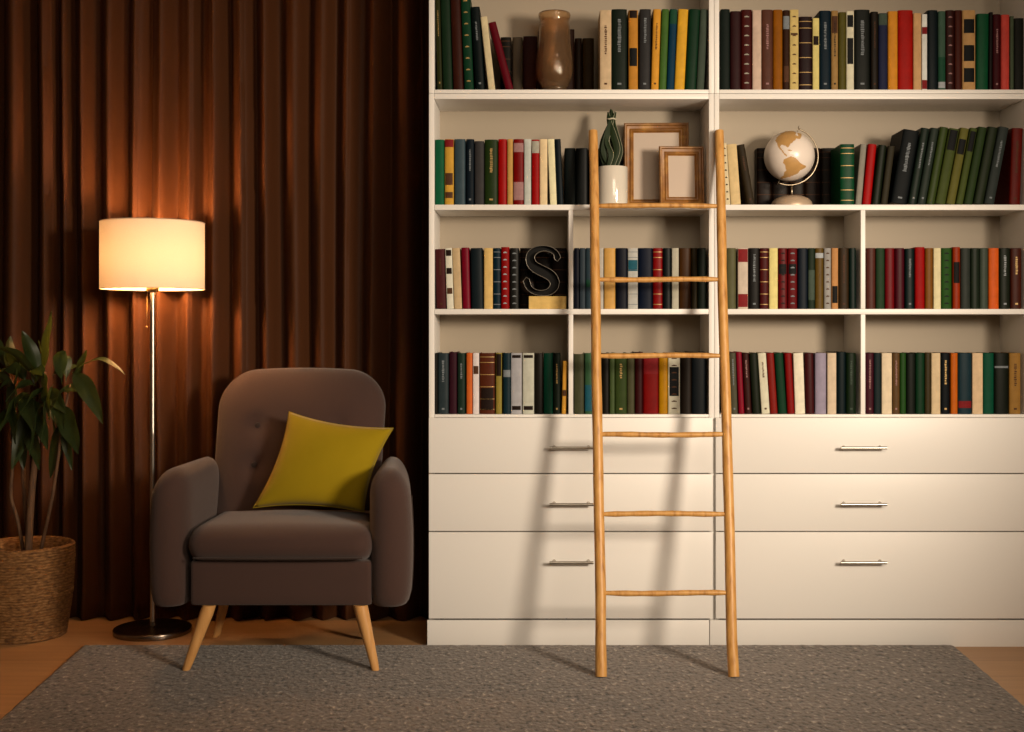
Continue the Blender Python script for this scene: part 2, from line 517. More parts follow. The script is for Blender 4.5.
T['3C'] = """
727 736 248 0 112,102,62 olive
738 748 248 0 204,174,138 beige L:249:262:red L:294:307:red
749 759.6 248 0 31,26,23 charcoal-black T:silver
760 768.8 248 0 86,21,19 maroon B:gold
769.4 777.8 248 0 228,198,112 yellow
778.2 787.5 248 0 112,21,21 wine_red L:264:274:black D:dkbrown
787.9 797.4 248 0 114,22,22 wine_red L:264:274:black D:silver
797.9 808 248 0 22,29,39 navy
808.4 815 248 0 42,52,37 dark_green L:270:300:greygreen
815.4 823.8 248 0 112,80,32 brown L:253:258:white
824.2 831.2 248 0 152,138,118 speckled_grey D:brown
831.7 838.4 248 0 192,127,66 orange-tan L:286:303:black
839 849 248 0 62,42,23 dark_brown T:brown
849.4 856.4 248 0 15,33,26 green-black
"""
T['3D'] = """
866.6 875.7 248 0 96,46,36 brown
876.2 884.8 248 0 46,68,42 green
885.3 894.8 248 0 128,15,26 crimson
895.3 904.6 248 0 82,15,26 dark_maroon
905.3 914.6 248.5 0 15,33,31 dark_teal T:silver
915.3 925 247 0 184,26,26 bright_red
925.5 933.2 248 0 152,92,36 orange-brown
933.8 941 248 0 232,204,142 cream
941.5 952 248 0 50,88,30 mottled_green D:black
953 960.5 247 0 180,62,22 orange-red L:262:283:black
961 970.6 248 0 60,61,53 dark_grey
971 979.8 248 0 38,46,32 dark_green
980.2 988.4 248 0 82,87,72 grey-green
989 999.2 248 0 218,86,15 orange
999.8 1010.4 248 0 36,39,26 green-black T:white
1011 1022 248 0 86,36,23 red-brown T:gold
"""
T['4A'] = """
435.2 437.4 353 0 42,37,32 thin_black
437.8 448.4 353 0 60,66,67 slate T:silver
449 456.8 352 0 66,26,36 dark_purple
457.3 465.2 353 0 40,56,43 grey-green T:silver
466.3 472.3 353 0 208,92,26 orange
472.8 479 353 0 232,204,178 pale_pink L:366:374:brown
479.4 494.7 353 0 102,46,26 brown B:gold L:388:410:dkbrown
495.6 501.8 353 0 142,118,52 gold L:354:376:dkbrown
503 510.6 353 0 31,51,57 dark_teal L:370:377:silver
511 521.7 353 0 172,158,143 grey L:355:358:dkbrown L:406:410:dkbrown
522.6 534 353 0 197,183,148 cream-grey L:355:358:dkbrown L:406:410:dkbrown
534.6 543 353 0 36,29,23 dark_brown
543.5 552.8 353 0 15,72,51 green
553.2 560.4 353 0 23,31,19 black-green T:gold
561.6 566.2 361 1.2 212,143,41 amber L:390:396:brown
"""
T['4B'] = """
574.2 584 354 0 87,82,57 grey-olive
584.6 592.8 353 0 76,107,72 sage_green L:385:411:teal
593.4 601 353 0 31,26,21 dark_brown
601.5 609.4 353 0 26,21,13 black
609.7 614.7 353 0 87,97,57 light_green
615 626.8 353 0 66,77,36 olive_green T:gold
627.2 634.5 353 0 92,84,57 olive-grey
634.9 643 352 0 62,11,13 dark_maroon
643.4 658.6 353 0 144,6,11 red L:358:374:red
659 667.9 353 0 168,112,31 ochre
668.3 680 353 0 212,193,153 ivory L:367:396:black D:brown
680.6 691.6 352 0 41,29,21 dark_brown
692 705.6 352 0 19,23,26 navy-black
"""
T['4C'] = """
726.6 731 353 -2 26,21,16 black
731.4 738 353 -3 97,87,67 grey T:silver
739 744.7 352 -3 154,15,41 crimson
745.3 752 353 -3 62,21,16 dark_maroon T:pink
753 761 353 -3.5 29,33,19 dark_olive
762 770 353 -4 217,197,153 ivory T:brown
770.6 778 353 -4 152,41,31 rust_red
778.6 787.2 353 -4 20,61,36 green
787.8 795 353 -3.2 154,15,15 bright_red
795.5 805.3 353 -2 237,212,167 cream
806 814.6 353 -1 76,22,22 maroon
815.2 826.4 353 0 152,132,133 lavender-grey
827.6 836.4 353 0 217,182,137 beige
837.2 846 352 0 13,29,31 teal-black
846.4 856.2 353 0 20,36,16 dark_green T:greygreen
"""
T['4D'] = """
866 874 353 0 76,26,36 dark_maroon T:pink
874.4 881.2 353 0 36,46,46 dark_teal
882 892 353 0 232,197,147 cream
892.5 900 353 0 112,77,46 brown T:pink
900.3 906.2 353 0 46,82,31 green
906.6 915.6 353.5 0 26,29,21 black-green
915.9 924.9 353 0 20,57,31 dark_green
925.2 931.3 353 0 72,56,31 olive-brown
931.7 940.5 353 0 222,183,128 ivory
941.2 950 353 0 15,19,23 navy-black T:gold
951 958 353 0 188,92,36 orange-brown
958.5 972 353 0 36,57,64 slate_blue L:401:408:red
972.6 983 353 0 228,183,128 beige
983.4 994.2 353 0 15,87,61 green-teal
994.6 1009 353 0 26,29,19 black L:366:368:silver
1009.7 1021 353 0 153,107,51 tan T:brown
"""
# books standing further back on their shelf: x0 x1 top bottomcell depthY r,g,b word where
BACK = [
 ('1A', 500.5, 511, 37, .172, (26, 20, 14), 'black', 'behind the leaning dark red book'),
 ('1A', 512.6, 522.6, 37, .172, (86, 68, 52), 'grey-brown', 'left of the glass vase'),
 ('1A', 523.2, 537.5, 36, .172, (58, 24, 19), 'dark brown', 'just left of the glass vase'),
 ('1A', 538, 555, 31, .172, (62, 30, 18), 'dark brown', 'hidden mostly behind the glass vase'),
 ('1A', 555.6, 574.5, 29, .172, (56, 28, 16), 'dark brown', 'rising behind the right of the glass vase'),
 ('1A', 575, 582, 38, .172, (44, 24, 10), 'thin dark brown', 'right of the glass vase'),
 ('1A', 582.6, 594, 38, .172, (64, 42, 14), 'olive-brown', 'between glass vase and tan book'),
 ('2A', 564.8, 575.5, 148, .05, (24, 28, 26), 'black', 'right of the leaning navy book'),
 ('2A', 576, 588, 148, .05, (18, 19, 18), 'black', 'left of the left ladder rail'),
 ('2A', 588.6, 596.6, 148, .05, (16, 16, 15), 'black', 'half behind the left ladder rail'),
 ('2A', 598.6, 623, 148, .19, (14, 14, 13), 'broad black', 'behind the white plant pot'),
 ('2B', 757, 772, 148, .182, (34, 18, 10), 'dark brown', 'left of the globe'),
 ('2B', 772.5, 789, 148, .182, (28, 15, 8), 'dark brown', 'behind the globe, left half'),
 ('2B', 789.5, 805, 148, .182, (30, 16, 8), 'dark brown', 'behind the globe, right half'),
 ('2B', 805.5, 821, 148, .182, (36, 20, 11), 'dark brown', 'just right of the globe'),
 ('2B', 821.5, 838.5, 148, .182, (26, 17, 10), 'near-black', 'between globe and green book'),
 ('3A', 520, 535, 248, .105, (30, 18, 10), 'black-brown', 'left of the black letter S'),
 ('3A', 535.5, 551, 248, .105, (24, 13, 8), 'black-brown', 'behind the black letter S'),
 ('3A', 551.5, 567, 248, .105, (34, 18, 12), 'dark brown', 'behind right edge of the letter S'),
 ('2B', 1000.5, 1006.5, 134, .165, (130, 26, 34), 'dark red', 'sunk between grey and maroon books'),
 ('2B', 741.8, 746.5, 172, .182, (40, 26, 14), 'low brown', 'under the leaning dark brown book'),
]

def bookmat(rgb, rough):
    key = 'book cloth %d %d %d' % rgb
    a_ = alb(rgb, 0.82 if sum(rgb) > 300 else 0.48)
    g_ = sum(a_) / 3                                  # dyed cloth: a little more saturated
    a_ = tuple(max(0.0015, g_ + (q_ - g_) * (1.12 if g_ < .2 else 0.98)) for q_ in a_); a_ = (a_[0], a_[1], a_[2] * (0.8 if g_ < .06 else 1.0))
    return mat(key, a_, rough, var=0.30, nscale=38, bump=0.06, bscale=500, spec=0.09)

def book(w, h, d, rgb, decos, hc, rng, zpx):
    """a closed book; local: x 0..w, y 0 (spine) .. d, z 0..h. zpx converts a photo row to local z"""
    light = sum(rgb) > 430
    th = 0.0022 if w > 0.018 else 0.0014
    sq = 0.0025
    cm = bookmat(rgb, 0.6 if light else rng.choice((0.42, 0.48, 0.55)))
    bm = nb()
    # rounded spine cross-section profile swept over the height (cover shell, U shape)
    bulge = min(0.006, w * 0.22) * (0.5 if light else 1.0)
    n = 8
    outer = [(w, d), (w, bulge + 0.002)] + [(w / 2 + w / 2 * math.cos(PI * k / n) , bulge * (1 - math.sin(PI * k / n))) for k in range(n + 1)] + [(0, bulge + 0.002), (0, d)]
    inner = [(w - th, d), (w - th, bulge + .004)] + [(w / 2 + (w / 2 - th) * math.cos(PI * k / n), bulge * (1 - math.sin(PI * k / n)) + th) for k in range(n + 1)] + [(th, bulge + .004), (th, d)]
    def ring(pr, z): return [bm.verts.new((x, y, z)) for x, y in pr]
    e = 0.0007
    def inset(pr):
        cx = w / 2
        return [(cx + (x - cx) * (1 - 2 * e / w), y + (e if y < d - 1e-6 else -e)) for x, y in pr]
    R = [ring(inset(outer), 0), ring(outer, e), ring(outer, h - e), ring(inset(outer), h), ring(inner, h), ring(inner, 0)]
    for A, B in zip(R, R[1:] + R[:1]):
        for k in range(len(outer) - 1):
            bm.faces.new((A[k], A[k + 1], B[k + 1], B[k]))
    bm.faces.new([r_[0] for r_ in R]); bm.faces.new([r_[-1] for r_ in R][::-1])
    me_o = obj('book', bm, cm, None, True, 35)
    # pages
    bm = nb(); box(bm, th, w - th, bulge + th + 0.0005, d - 0.004, sq, h - sq)
    kids = [('pages', bm, PAGES, None)]
    def band(z0, z1, col, metal=False, out=0.0004, lo=1, hi=10):
        b2 = nb()
        pr = [(w / 2 + w / 2 * math.cos(PI * k / 10), bulge * (1 - math.sin(PI * k / 10))) for k in range(lo, hi)]
        f, bk = [], []
        rr = []
        for z in (z0, z1):
            rr.append([b2.verts.new((x, y - out, z)) for x, y in pr])
            rr.append([b2.verts.new((x, y + 0.0005, z)) for x, y in pr])
        a0, a1, c0, c1 = rr
        for k in range(len(pr) - 1):
            b2.faces.new((a0[k], a0[k + 1], c0[k + 1], c0[k]))
            b2.faces.new((a0[k], a1[k], a1[k + 1], a0[k + 1]))
            b2.faces.new((c0[k], c0[k + 1], c1[k + 1], c1[k]))
        b2.faces.new((a0[0], c0[0], c1[0], a1[0])); b2.faces.new((a0[-1], a1[-1], c1[-1], c0[-1]))
        return b2
    def markmat(cn):
        if cn == 'gold': return GOLD
        return mat('spine print ' + cn, alb(NC[cn], 0.3 if cn in ('black', 'dkbrown') else 0.42), 0.6, var=0.3, nscale=90, spec=0.12)
    for dc in decos:
        k = dc.split(':')
        if k[0] == 'L':
            z0, z1 = zpx(float(k[2])), zpx(float(k[1]))
            z0 = max(0.002, z0); z1 = min(h - 0.0015, z1)
            if z1 > z0 + 0.001:
                kids.append(('spine_label', band(z0, z1, k[3], lo=2 if k[3] in ('black', 'dkbrown', 'brown') else 1, hi=9 if k[3] in ('black', 'dkbrown', 'brown') else 10), markmat(k[3]), None))
        elif k[0] == 'B':
            for fz in (0.07, 0.24, 0.44, 0.64, 0.84, 0.93):
                kids.append(('spine_band', band(h * fz, h * fz + 0.0022, k[1]), markmat(k[1]), None))
        elif k[0] in 'TD':
            b2 = nb(); cx = w / 2
            if k[0] == 'T':
                z = h * rng.uniform(0.80, 0.9); stop = h * rng.uniform(0.42, 0.6)
                ww = w * 0.13
                while z > stop:
                    ln = rng.uniform(0.002, 0.0048)
                    box(b2, cx - ww * rng.uniform(.5, 1), cx + ww * rng.uniform(.5, 1), -0.0004, 0.0012, z - ln, z)
                    z -= ln + rng.uniform(.0012, .003)
                kids.append(('spine_lettering', b2, markmat(k[1]), None))
                b2 = nb(); box(b2, cx - ww, cx + ww, -0.0004, 0.0012, h * .07, h * .07 + .006)
                kids.append(('spine_mark', b2, markmat(k[1]), None))
            else:
                nn = 8
                for q in range(nn):
                    zc = h * (0.09 + 0.82 * q / (nn - 1)); ww = w * 0.22; b2 = nb()
                    box(b2, cx - ww, cx + ww, -0.0004, 0.0014, zc - .0015, zc + .0015)
                    box(b2, cx - ww * .5, cx + ww * .5, -0.0004, 0.0014, zc + .0015, zc + .0032)
                    kids.append(('spine_ornament', b2, markmat(k[1]), None))
    for nme, b2, m2, _ in kids:
        me = bpy.data.meshes.new(nme); bmesh.ops.recalc_face_normals(b2, faces=b2.faces[:])
        b2.to_mesh(me); b2.free(); me.materials.append(m2)
        ch = bpy.data.objects.new(nme, me); C.objects.link(ch); ch.parent = me_o
    return me_o

ORD = ['first', 'second', 'third', 'fourth', 'fifth', 'sixth', 'seventh', 'eighth', 'ninth', 'tenth']
used_labels = set()
rng = random.Random(11)
for cell, txt in T.items():
    row, phrase, grp = CELLS[cell]
    rows = [l.split() for l in txt.strip().splitlines()]
    recs = []
    for r_ in rows:
        x0, x1, top, sh = map(float, r_[:4])
        rgb = tuple(int(v) for v in r_[4].split(','))
        recs.append((x0, x1, top, sh, rgb, r_[5].replace('_', ' '), r_[6:]))
    st = SHELF_TOP[row]
    for i in range(len(recs)):                      # books leaning left rest against their left neighbour
        x0, x1, top, sh = recs[i][:4]
        if sh < 0:
            hh = st - top
            if i: p = recs[i - 1]; hp = st - p[2]; m_ = min(hh, hp); lim = (p[1] + p[3] / hp * m_ + 0.25 - x0) / m_ * hh
            else: lim = (434.9 if x0 < 500 else x0 - 4) - x0
            recs[i] = (x0, x1, top, min(0, max(sh, lim))) + recs[i][4:]
    for i in range(len(recs) - 1, -1, -1):          # books leaning right rest against their right neighbour
        x0, x1, top, sh = recs[i][:4]
        if sh > 0:
            hh = st - top
            if i < len(recs) - 1: p = recs[i + 1]; hp = st - p[2]; m_ = min(hh, hp); lim = (p[0] + p[3] / hp * m_ - 0.25 - x1) / m_ * hh
            else: lim = 99
            if lim < 0: lim = 0
            recs[i] = (x0, x1, top, max(0, min(sh, lim))) + recs[i][4:]
    looks = []
    for rc in recs:
        cw, dc = rc[5], rc[6]
        look = cw + ' book'
        nl = [d_.split(':') for d_ in dc]
        labs = [k[3] for k in nl if k[0] == 'L']
        ex = None
        if labs:
            cn = WORDN.get(labs[0], labs[0])
            ex = {1: 'with %s label', 2: 'with %s labels', 3: 'with three %s labels'}[min(3, sum(1 for q in labs if q == labs[0]))] % cn
        elif nl:
            k = nl[0]; cn = WORDN.get(k[1], k[1])
            ex = {'T': 'with %s lettering', 'D': 'with %s spine marks', 'B': 'with %s bands'}[k[0]] % cn
        looks.append(((('leaning ' if abs(rc[3]) > 2.9 else '') + look), ex))
    for i, rc in enumerate(recs):
        x0, x1, top, sh, rgb, cw, dc = rc
        Y = 0.012 + rng.uniform(0, 0.004)
        zb = Z(SHELF_TOP[row]) + 0.0004
        wx0, wx1 = X(x0, Y), X(x1, Y)
        H = Z(top, Y) - zb
        a = math.atan2((sh / sc(Y)), H)
        h = H / math.cos(a) - (0 if sh == 0 else abs(math.sin(a)) * (wx1 - wx0) * 0.5)
        w = (wx1 - wx0) * math.cos(a) - 0.0003
        ca = math.cos(a)
        zpx = lambda py, Y=Y, zb=zb, ca=ca: (Z(py, Y) - zb) / ca
        b = book(w, h, rng.uniform(0.140, 0.155) if cell in ('1A', '2A', '2B') else rng.uniform(0.150, 0.185), rgb, dc, None, rng, zpx)
        if a >= 0:      # leans right: pivot on its lower right edge
            # rotation about Y by +a moves top to +x; lower-left corner rises
            b.location = (wx1 - w * math.cos(a), Y, zb + w * math.sin(a))
        else:
            b.location = (wx0, Y, zb)
        b.rotation_euler = (0, a, 0)
        lk, ex = looks[i]
        same = [j for j in range(len(recs)) if looks[j] == looks[i]]
        full = lk + (' ' + ex if ex else '')
        lab = full + ', ' + phrase
        if len(same) > 1:
            nbr = recs[i - 1][5] if i > 0 else None
            lab = full + (' beside ' + nbr + ' one' if nbr else ' at left end') + ', ' + phrase
        if lab in used_labels: lab = full + ', number %s in row, ' % ORD[min(9, i)] + phrase
        used_labels.add(lab)
        tag(b, lab, 'book', grp)
        while len(lab.split()) > 16: lab = lab.replace(' of left bookcase', ' left').replace(' of right bookcase', ' right'); break
for (cell, x0, x1, top, Y, rgb, cw, where) in BACK:
    row, phrase, grp = CELLS[cell]
    zb = Z(SHELF_TOP[row]) + 0.0004
    wx0, wx1 = X(x0, Y), X(x1, Y)
    H = Z(top, Y) - zb
    d = min(0.12, DEP - 0.012 - Y)
    b = book(wx1 - wx0 - .0003, H, d, rgb, ['B:brown'] if sum(rgb) < 70 and cell != '2A' else [], None, rng, lambda p: 0)
    b.location = (wx0, Y, zb)
    lab = 'upright %s book %s' % (cw, where)
    used_labels.add(lab)
    tag(b, lab, 'book', grp)
# the flat book that carries the letter
Yb = 0.02
zb = Z(309) + .0004
fb = book(Z(296.2, Yb) - zb, X(566.2, Yb) - X(528.8, Yb), 0.080, (222, 172, 88), [], None, rng, lambda p: 0)
fb.rotation_euler = (0, PI / 2, 0)
fb.location = (X(528.8, Yb), Yb, Z(296.2, Yb))
tag(fb, 'small yellow book lying flat under the black letter S', 'book')

# ------------------------------------------------------------------ ladder
def yl(z):  # rail depth as a function of height
    t = max(0, min(1, (z - RUGT) / 1.73)); return -0.425 + (-0.026 + 0.425) * t
def rail_pt(px, py):
    Y = -0.2
    for _ in range(12):
        z = Z(py, Y); Y = yl(z)
    return Vector((X(px, Y), Y, z))
lad = thing('ladder', 'slim honey-coloured wooden ladder leaning against the white bookcases', 'ladder', (0.39, -0.385, RUGT))
LR = [(593.2, 131), (593.8, 170), (594.2, 207), (595.2, 280), (596.2, 356), (597.6, 435), (599.2, 514), (600.6, 593), (600.6, 640), (601.2, 676)]
RR = [(719.0, 131), (720.3, 170), (721.3, 207), (722.2, 280), (724.3, 356), (726.8, 435), (729.0, 514), (730.8, 593), (731.8, 640), (733.8, 677)]
rails = []
for L in (LR, RR):
    pts = [rail_pt(*p) for p in L]
    # resample with slight natural wobble
    P2, R2 = [], []
    for i in range(len(pts) - 1):
        for k in range(5):
            t = k / 5
            P2.append(pts[i].lerp(pts[i + 1], t))
    P2.append(pts[-1])
    P2[-1].z = RUGT + 0.001
    n = len(P2)
    sd = 3 if L is LR else 9
    for i, p in enumerate(P2):
        w_ = noise.noise(Vector((p.z * 3.0, sd, 0))) * 0.002
        p.x += w_
        R2.append(0.0152 + 0.0022 * (i / n) + noise.noise(Vector((p.z * 9, sd, 5))) * 0.0009)
    # rounded top
    top = P2[0]; dirv = (P2[0] - P2[1]).normalized()
    P2 = [top + dirv * 0.0035, top + dirv * 0.001] + P2[0:]; R2 = [0.007, 0.0125] + R2
    R2[2] = 0.0148
    bm = nb(); tube(bm, P2, R2, 18); rails.append(P2)
    for v in bm.verts: v.co.z = max(v.co.z, RUGT + 0.0018)
    obj('rail', bm, BAMBOO, lad, True, 50)
RUNGS = [(205.5, 205.8), (279.5, 279.5), (355.6, 355.6), (434.6, 434.6), (513.8, 513.8), (593.2, 593.0)]
for a, b in RUNGS:
    def on(L, py):
        for (p0, p1) in zip(L, L[1:]):
            if p0[1] <= py <= p1[1]:
                t = (py - p0[1]) / (p1[1] - p0[1]); return rail_pt(p0[0] + (p1[0] - p0[0]) * t, py)
    A, B = on(LR, a), on(RR, b)
    A.x += 0.004; B.x -= 0.004
    pts = [A.lerp(B, k / 16) for k in range(17)]
    rad = [0.0087 + 0.0006 * math.sin(k * 1.7 + a) - (0.0024 if k in (0, 16) else 0.0008 if k in (1, 15) else 0) for k in range(17)]
    for k, p in enumerate(pts): p.z += 0.0012 * math.sin(k * .4 + a)
    bm = nb(); tube(bm, pts, rad, 12)
    obj('rung', bm, BAMBOO, lad, True, 50)

# ------------------------------------------------------------------ armchair
ch = thing('armchair', 'taupe upholstered armchair with splayed pale wooden legs', 'armchair', (-0.80, -0.10, RUGT))
cxh = -0.800; yf = -0.375
def arm(side):
    # side -1 left, +1 right
    x0, x1 = (-1.224, -1.104) if side < 0 else (-0.535, -0.402)
    w = x1 - x0; cx_ = (x0 + x1) / 2
    z0, z1 = 0.160, 0.650
    d = 0.47
    def fn(u, v, w_, p):
        # u across, v depth (-1 front), w_ height
        h = (w_ + 1) / 2
        out = side
        # outer side bulges in the middle and tucks in below
        if u * out > 0:
            p.x += out * abs(u) * (0.012 * math.sin(PI * min(1, max(0, h * 1.05))) - 0.006 * max(0, (0.28 - h) / 0.28) ** 2)
        # rear tapers inward
        t = (v + 1) / 2
        p.x -= out * 0.055 * t * (0.25 + 0.75 * (u * out + 1) / 2)
        # the top falls slightly toward the front and outward
        p.z += (0.010 * t - 0.010) * max(0, h - .4) * 1.4
        if h > 0.5: p.z -= 0.008 * (u * out + 1) * (h - .5) * 2
        zc = -(z1 - z0) / 2 + 0.048
        if p.z < zc + .012: p.z = zc + .012 * math.exp((p.z - zc - .012) / .012)
        return p
    bm = rbox((cx_, yf + d / 2, (z0 + z1) / 2), (w, d, z1 - z0), (w * 0.47, 0.095, 0.095), (14, 18, 18), fn)
    a_ = obj('armrest', bm, UPH, ch, True)
    # front seam piping following the outer edge
    pts = []
    ox = (x1 if side > 0 else x0)
    for k in range(25):
        t = k / 24; z = z0 + 0.085 + (z1 - z0 - 0.19) * t; h = (z - z0) / (z1 - z0)
        xx = ox + side * (0.012 * math.sin(PI * min(1, h * 1.05)) - 0.006 * max(0, (0.28 - h) / 0.28) ** 2) + side * 0.0002
        pts.append((xx - side * 0.0118, yf + 0.098, z))
    bm = nb(); tube(bm, pts, 0.0022, 8); obj('piping', bm, UPH_D, a_, True)
arm(-1); arm(1)
# base frame (front rail)
bm = rbox((-0.8075, -0.350 + 0.235, 0.281), (0.566, 0.47, 0.141), (0.012, 0.012, 0.012), (10, 8, 6))
obj('seat_frame', bm, UPH, ch, True)
# seat cushion
def fn(u, v, w_, p):
    r = (1 - u * u) * (1 - v * v)
    if w_ > 0: p.z += 0.012 * r * w_
    p.y -= 0.010 * (1 - u * u) * max(0, -v) ** 2
    return p
bm = rbox((-0.8095, -0.385 + 0.255, 0.4005), (0.584, 0.51, 0.114), (0.050, 0.085, 0.056), (24, 20, 12), fn)
sc_ = obj('seat_cushion', bm, UPH, ch, True)
pts = []
for k in range(29):
    t = k / 28; xx = -0.8095 - 0.262 + 0.524 * t
    pts.append((xx, -0.3815 - 0.010 * (1 - (2 * t - 1) ** 2), 0.366))
bm = nb(); tube(bm, pts, 0.0028, 8); obj('piping', bm, UPH_D, sc_, True)
# backrest, leaning
BT = [(-0.905, 0.745), (-0.83, 0.745), (-0.705, 0.745), (-0.955, 0.62), (-0.83, 0.62), (-0.72, 0.62)]
BT = [(-0.966, 0.742), (-0.832, 0.742), (-0.698, 0.742), (-0.93, 0.61), (-0.832, 0.61), (-0.734, 0.61)]
BT = [(-0.972, 0.742), (-0.832, 0.742), (-0.692, 0.742), (-0.972, 0.612), (-0.832, 0.612), (-0.692, 0.612)]
zb0, zb1 = 0.33, 0.925
def fnb(u, v, w_, p):
    h = (w_ + 1) / 2
    p.x *= 1.0 - 0.045 * (1 - h)
    # belly
    r = (1 - u * u) * (1 - w_ * w_)
    if v < 0:
        p.y -= 0.030 * r * (1 - (1 + v) ** 2)
        gx, gz = -0.838 + p.x, (zb0 + zb1) / 2 + p.z
        for (bx, bz) in BT:
            dd = ((gx - bx) ** 2 + (gz - bz) ** 2) ** .5
            p.y += 0.016 * math.exp(-(dd / 0.030) ** 2)
    p.z += 0.018 * (1 - u * u) * max(0, w_) ** 2 - 0.006 * max(0, w_) ** 2
    p.y += 0.21 * (h - 0.35)
    return p
bm = rbox((-0.838, 0.075, (zb0 + zb1) / 2), (0.594, 0.15, zb1 - zb0), (0.130, 0.074, 0.130), (40, 10, 44), fnb)
bk = obj('backrest', bm, UPH, ch, True)
dg = bpy.context.evaluated_depsgraph_get()
for (bx, bz) in BT:
    h = (bz - zb0) / (zb1 - zb0)
    w_ = 2 * h - 1; u = (bx + 0.832) / 0.2925
    yy = 0.075 - 0.075 - 0.030 * (1 - u * u) * (1 - w_ * w_) + 0.016 + 0.21 * (h - 0.35)
    bm = nb(); bmesh.ops.create_uvsphere(bm, u_segments=16, v_segments=10, radius=0.011)
    for v in bm.verts: v.co = Vector((v.co.x, v.co.y * 0.5, v.co.z)) + Vector((bx, yy - 0.003, bz))
    obj('button', bm, UPH_D, bk, True)
# legs
def leg(top, bot, rt, rb):
    top, bot = Vector(top), Vector(bot)
    pts = [top.lerp(bot, k / 8) for k in range(9)]
    rad = [rt + (rb - rt) * (k / 8) for k in range(9)]
    bm = nb(); tube(bm, pts, rad, 20)
    for v in bm.verts:
        if v.co.z < RUGT + .006: v.co.z = RUGT + 0.0006
        if v.co.z > 0.205: v.co.z = 0.2125
    obj('leg', bm, BEECH, ch, True, 50)
Yl = -0.335
leg((X(209.5, Yl), Yl, .2125), (X(187.3, Yl), Yl - 0.012, RUGT + .002), 0.0225, 0.0125)
leg((X(360.5, Yl), Yl, .2125), (X(376, Yl), Yl - 0.012, RUGT + .002), 0.0225, 0.0125)
leg((-1.06, 0.03, .2125), (-1.12, 0.075, RUGT * 0 + .002), 0.020, 0.012)
leg((-0.63, -0.03, .2125), (-0.60, 0.075, .002), 0.020, 0.012)
for o_ in [o for o in ch.children if o.name.startswith('leg')][2:]:
    for v in o_.data.vertices:
        if v.co.z < -0.0: v.co.z = 0.0008 - RUGT

# ------------------------------------------------------------------ throw pillow
def pillow():
    TL, TR, BL, BR = P(289, 411.5, -.035), P(393.5, 428, -.045), P(253, 508, -.125), P(364, 512, -.135)
    n = 34; bm = nb(); nrm = (TR - TL).cross(BL - TL).normalized()
    if nrm.y > 0: nrm = -nrm
    lay = {}
    for side in (1, -1):
        for i in range(n + 1):
            for j in range(n + 1):
                s, t = i / n, j / n
                a, b = 2 * s - 1, 2 * t - 1
                if side < 0 and (i in (0, n) or j in (0, n)): lay[(side, i, j)] = lay[(1, i, j)]; continue
                # edges pulled in between the corners
                pull = 0.055
                s2 = s + (0.5 - s) * 2 * pull * (1 - b * b) * abs(a) ; t2 = t + (0.5 - t) * 2 * pull * (1 - a * a) * abs(b)
                p = TL * (1 - s2) * (1 - t2) + TR * s2 * (1 - t2) + BL * (1 - s2) * t2 + BR * s2 * t2
                th = 0.062 * ((1 - a ** 2) * (1 - b ** 2)) ** 0.42
                th *= 1 + 0.06 * noise.noise(Vector((s * 3, t * 3, 2)))
                lay[(side, i, j)] = bm.verts.new(p + nrm * th * side)
    for side in (1, -1):
        for i in range(n):
            for j in range(n):
                q = [lay[(side, i, j)], lay[(side, i + 1, j)], lay[(side, i + 1, j + 1)], lay[(side, i, j + 1)]]
                bm.faces.new(q if side > 0 else q[::-1])
    bmesh.ops.recalc_face_normals(bm, faces=bm.faces[:])
    rim = [lay[(1, i, 0)].co.copy() for i in range(n)] + [lay[(1, n, j)].co.copy() for j in range(n)] + \
          [lay[(1, i, n)].co.copy() for i in range(n, 0, -1)] + [lay[(1, 0, j)].co.copy() for j in range(n, 0, -1)]
    c_ = (TL + TR + BL + BR) / 4
    for v in bm.verts: v.co -= c_
    o = obj('throw_pillow', bm, YELLOW, None, True); o.location = c_
    bm = nb(); tube(bm, rim, 0.0014, 8, closed=True); obj('piping', bm, YELLOW, o, True)
    return o
pw = pillow(); tag(pw, 'mustard yellow square throw pillow on the taupe armchair', 'pillow')

# ------------------------------------------------------------------ floor lamp
YL = 0.187; LX = X(152.6, YL)
lamp = thing('floor_lamp', 'lit floor lamp with cream drum shade on a slim nickel pole', 'lamp', (LX, YL, 0))
bm = nb(); lathe(bm, [(0.0005, .0), (0.130, 0), (0.1335, .002), (0.1345, .006), (0.1345, .017), (0.133, .0195), (0.130, .021), (0.02, .0235), (0.013, .027), (0.0115, .040), (0.0005, .040)], (LX, YL, 0), 96)
obj('base', bm, mat('smoked nickel', (0.20, 0.165, 0.135), 0.25, metal=1.0), lamp, True, 40)
bm = nb(); tube(bm, [(LX, YL, .026), (LX, YL, .7), (LX, YL, .705), (LX, YL, .71), (LX, YL, 1.23)], [.0092, .0092, .0098, .0092, .0092], 20)
obj('pole', bm, STEEL, lamp, True, 40)
zs0, zs1, rs = 1.216, 1.451, 0.1785
bm = nb(); lathe(bm, [(0.0005, 1.205), (.018, 1.205), (.0215, 1.210), (.0215, 1.228), (.017, 1.236), (.017, 1.275), (0.0005, 1.275)], (LX, YL, 0), 32)
obj('socket', bm, BRASS, lamp, True, 40)
def emis(name, col, s):
    m = bpy.data.materials.new(name); nt, b = nodes(m)
    setin(b, 'Base Color', (*col, 1)); setin(b, 'Emission Color', (*col, 1)); setin(b, 'Emission Strength', s)
    return m
bm = nb(); lathe(bm, [(0.013, 1.275), (.014, 1.285), (.024, 1.305), (.030, 1.325), (.0295, 1.345), (.021, 1.365), (.008, 1.374), (0.0005, 1.375)], (LX, YL, 0), 32)
BULB = emis('lit bulb', (1.0, 0.52, 0.21), 430.0)
obj('bulb', bm, BULB, lamp, True)
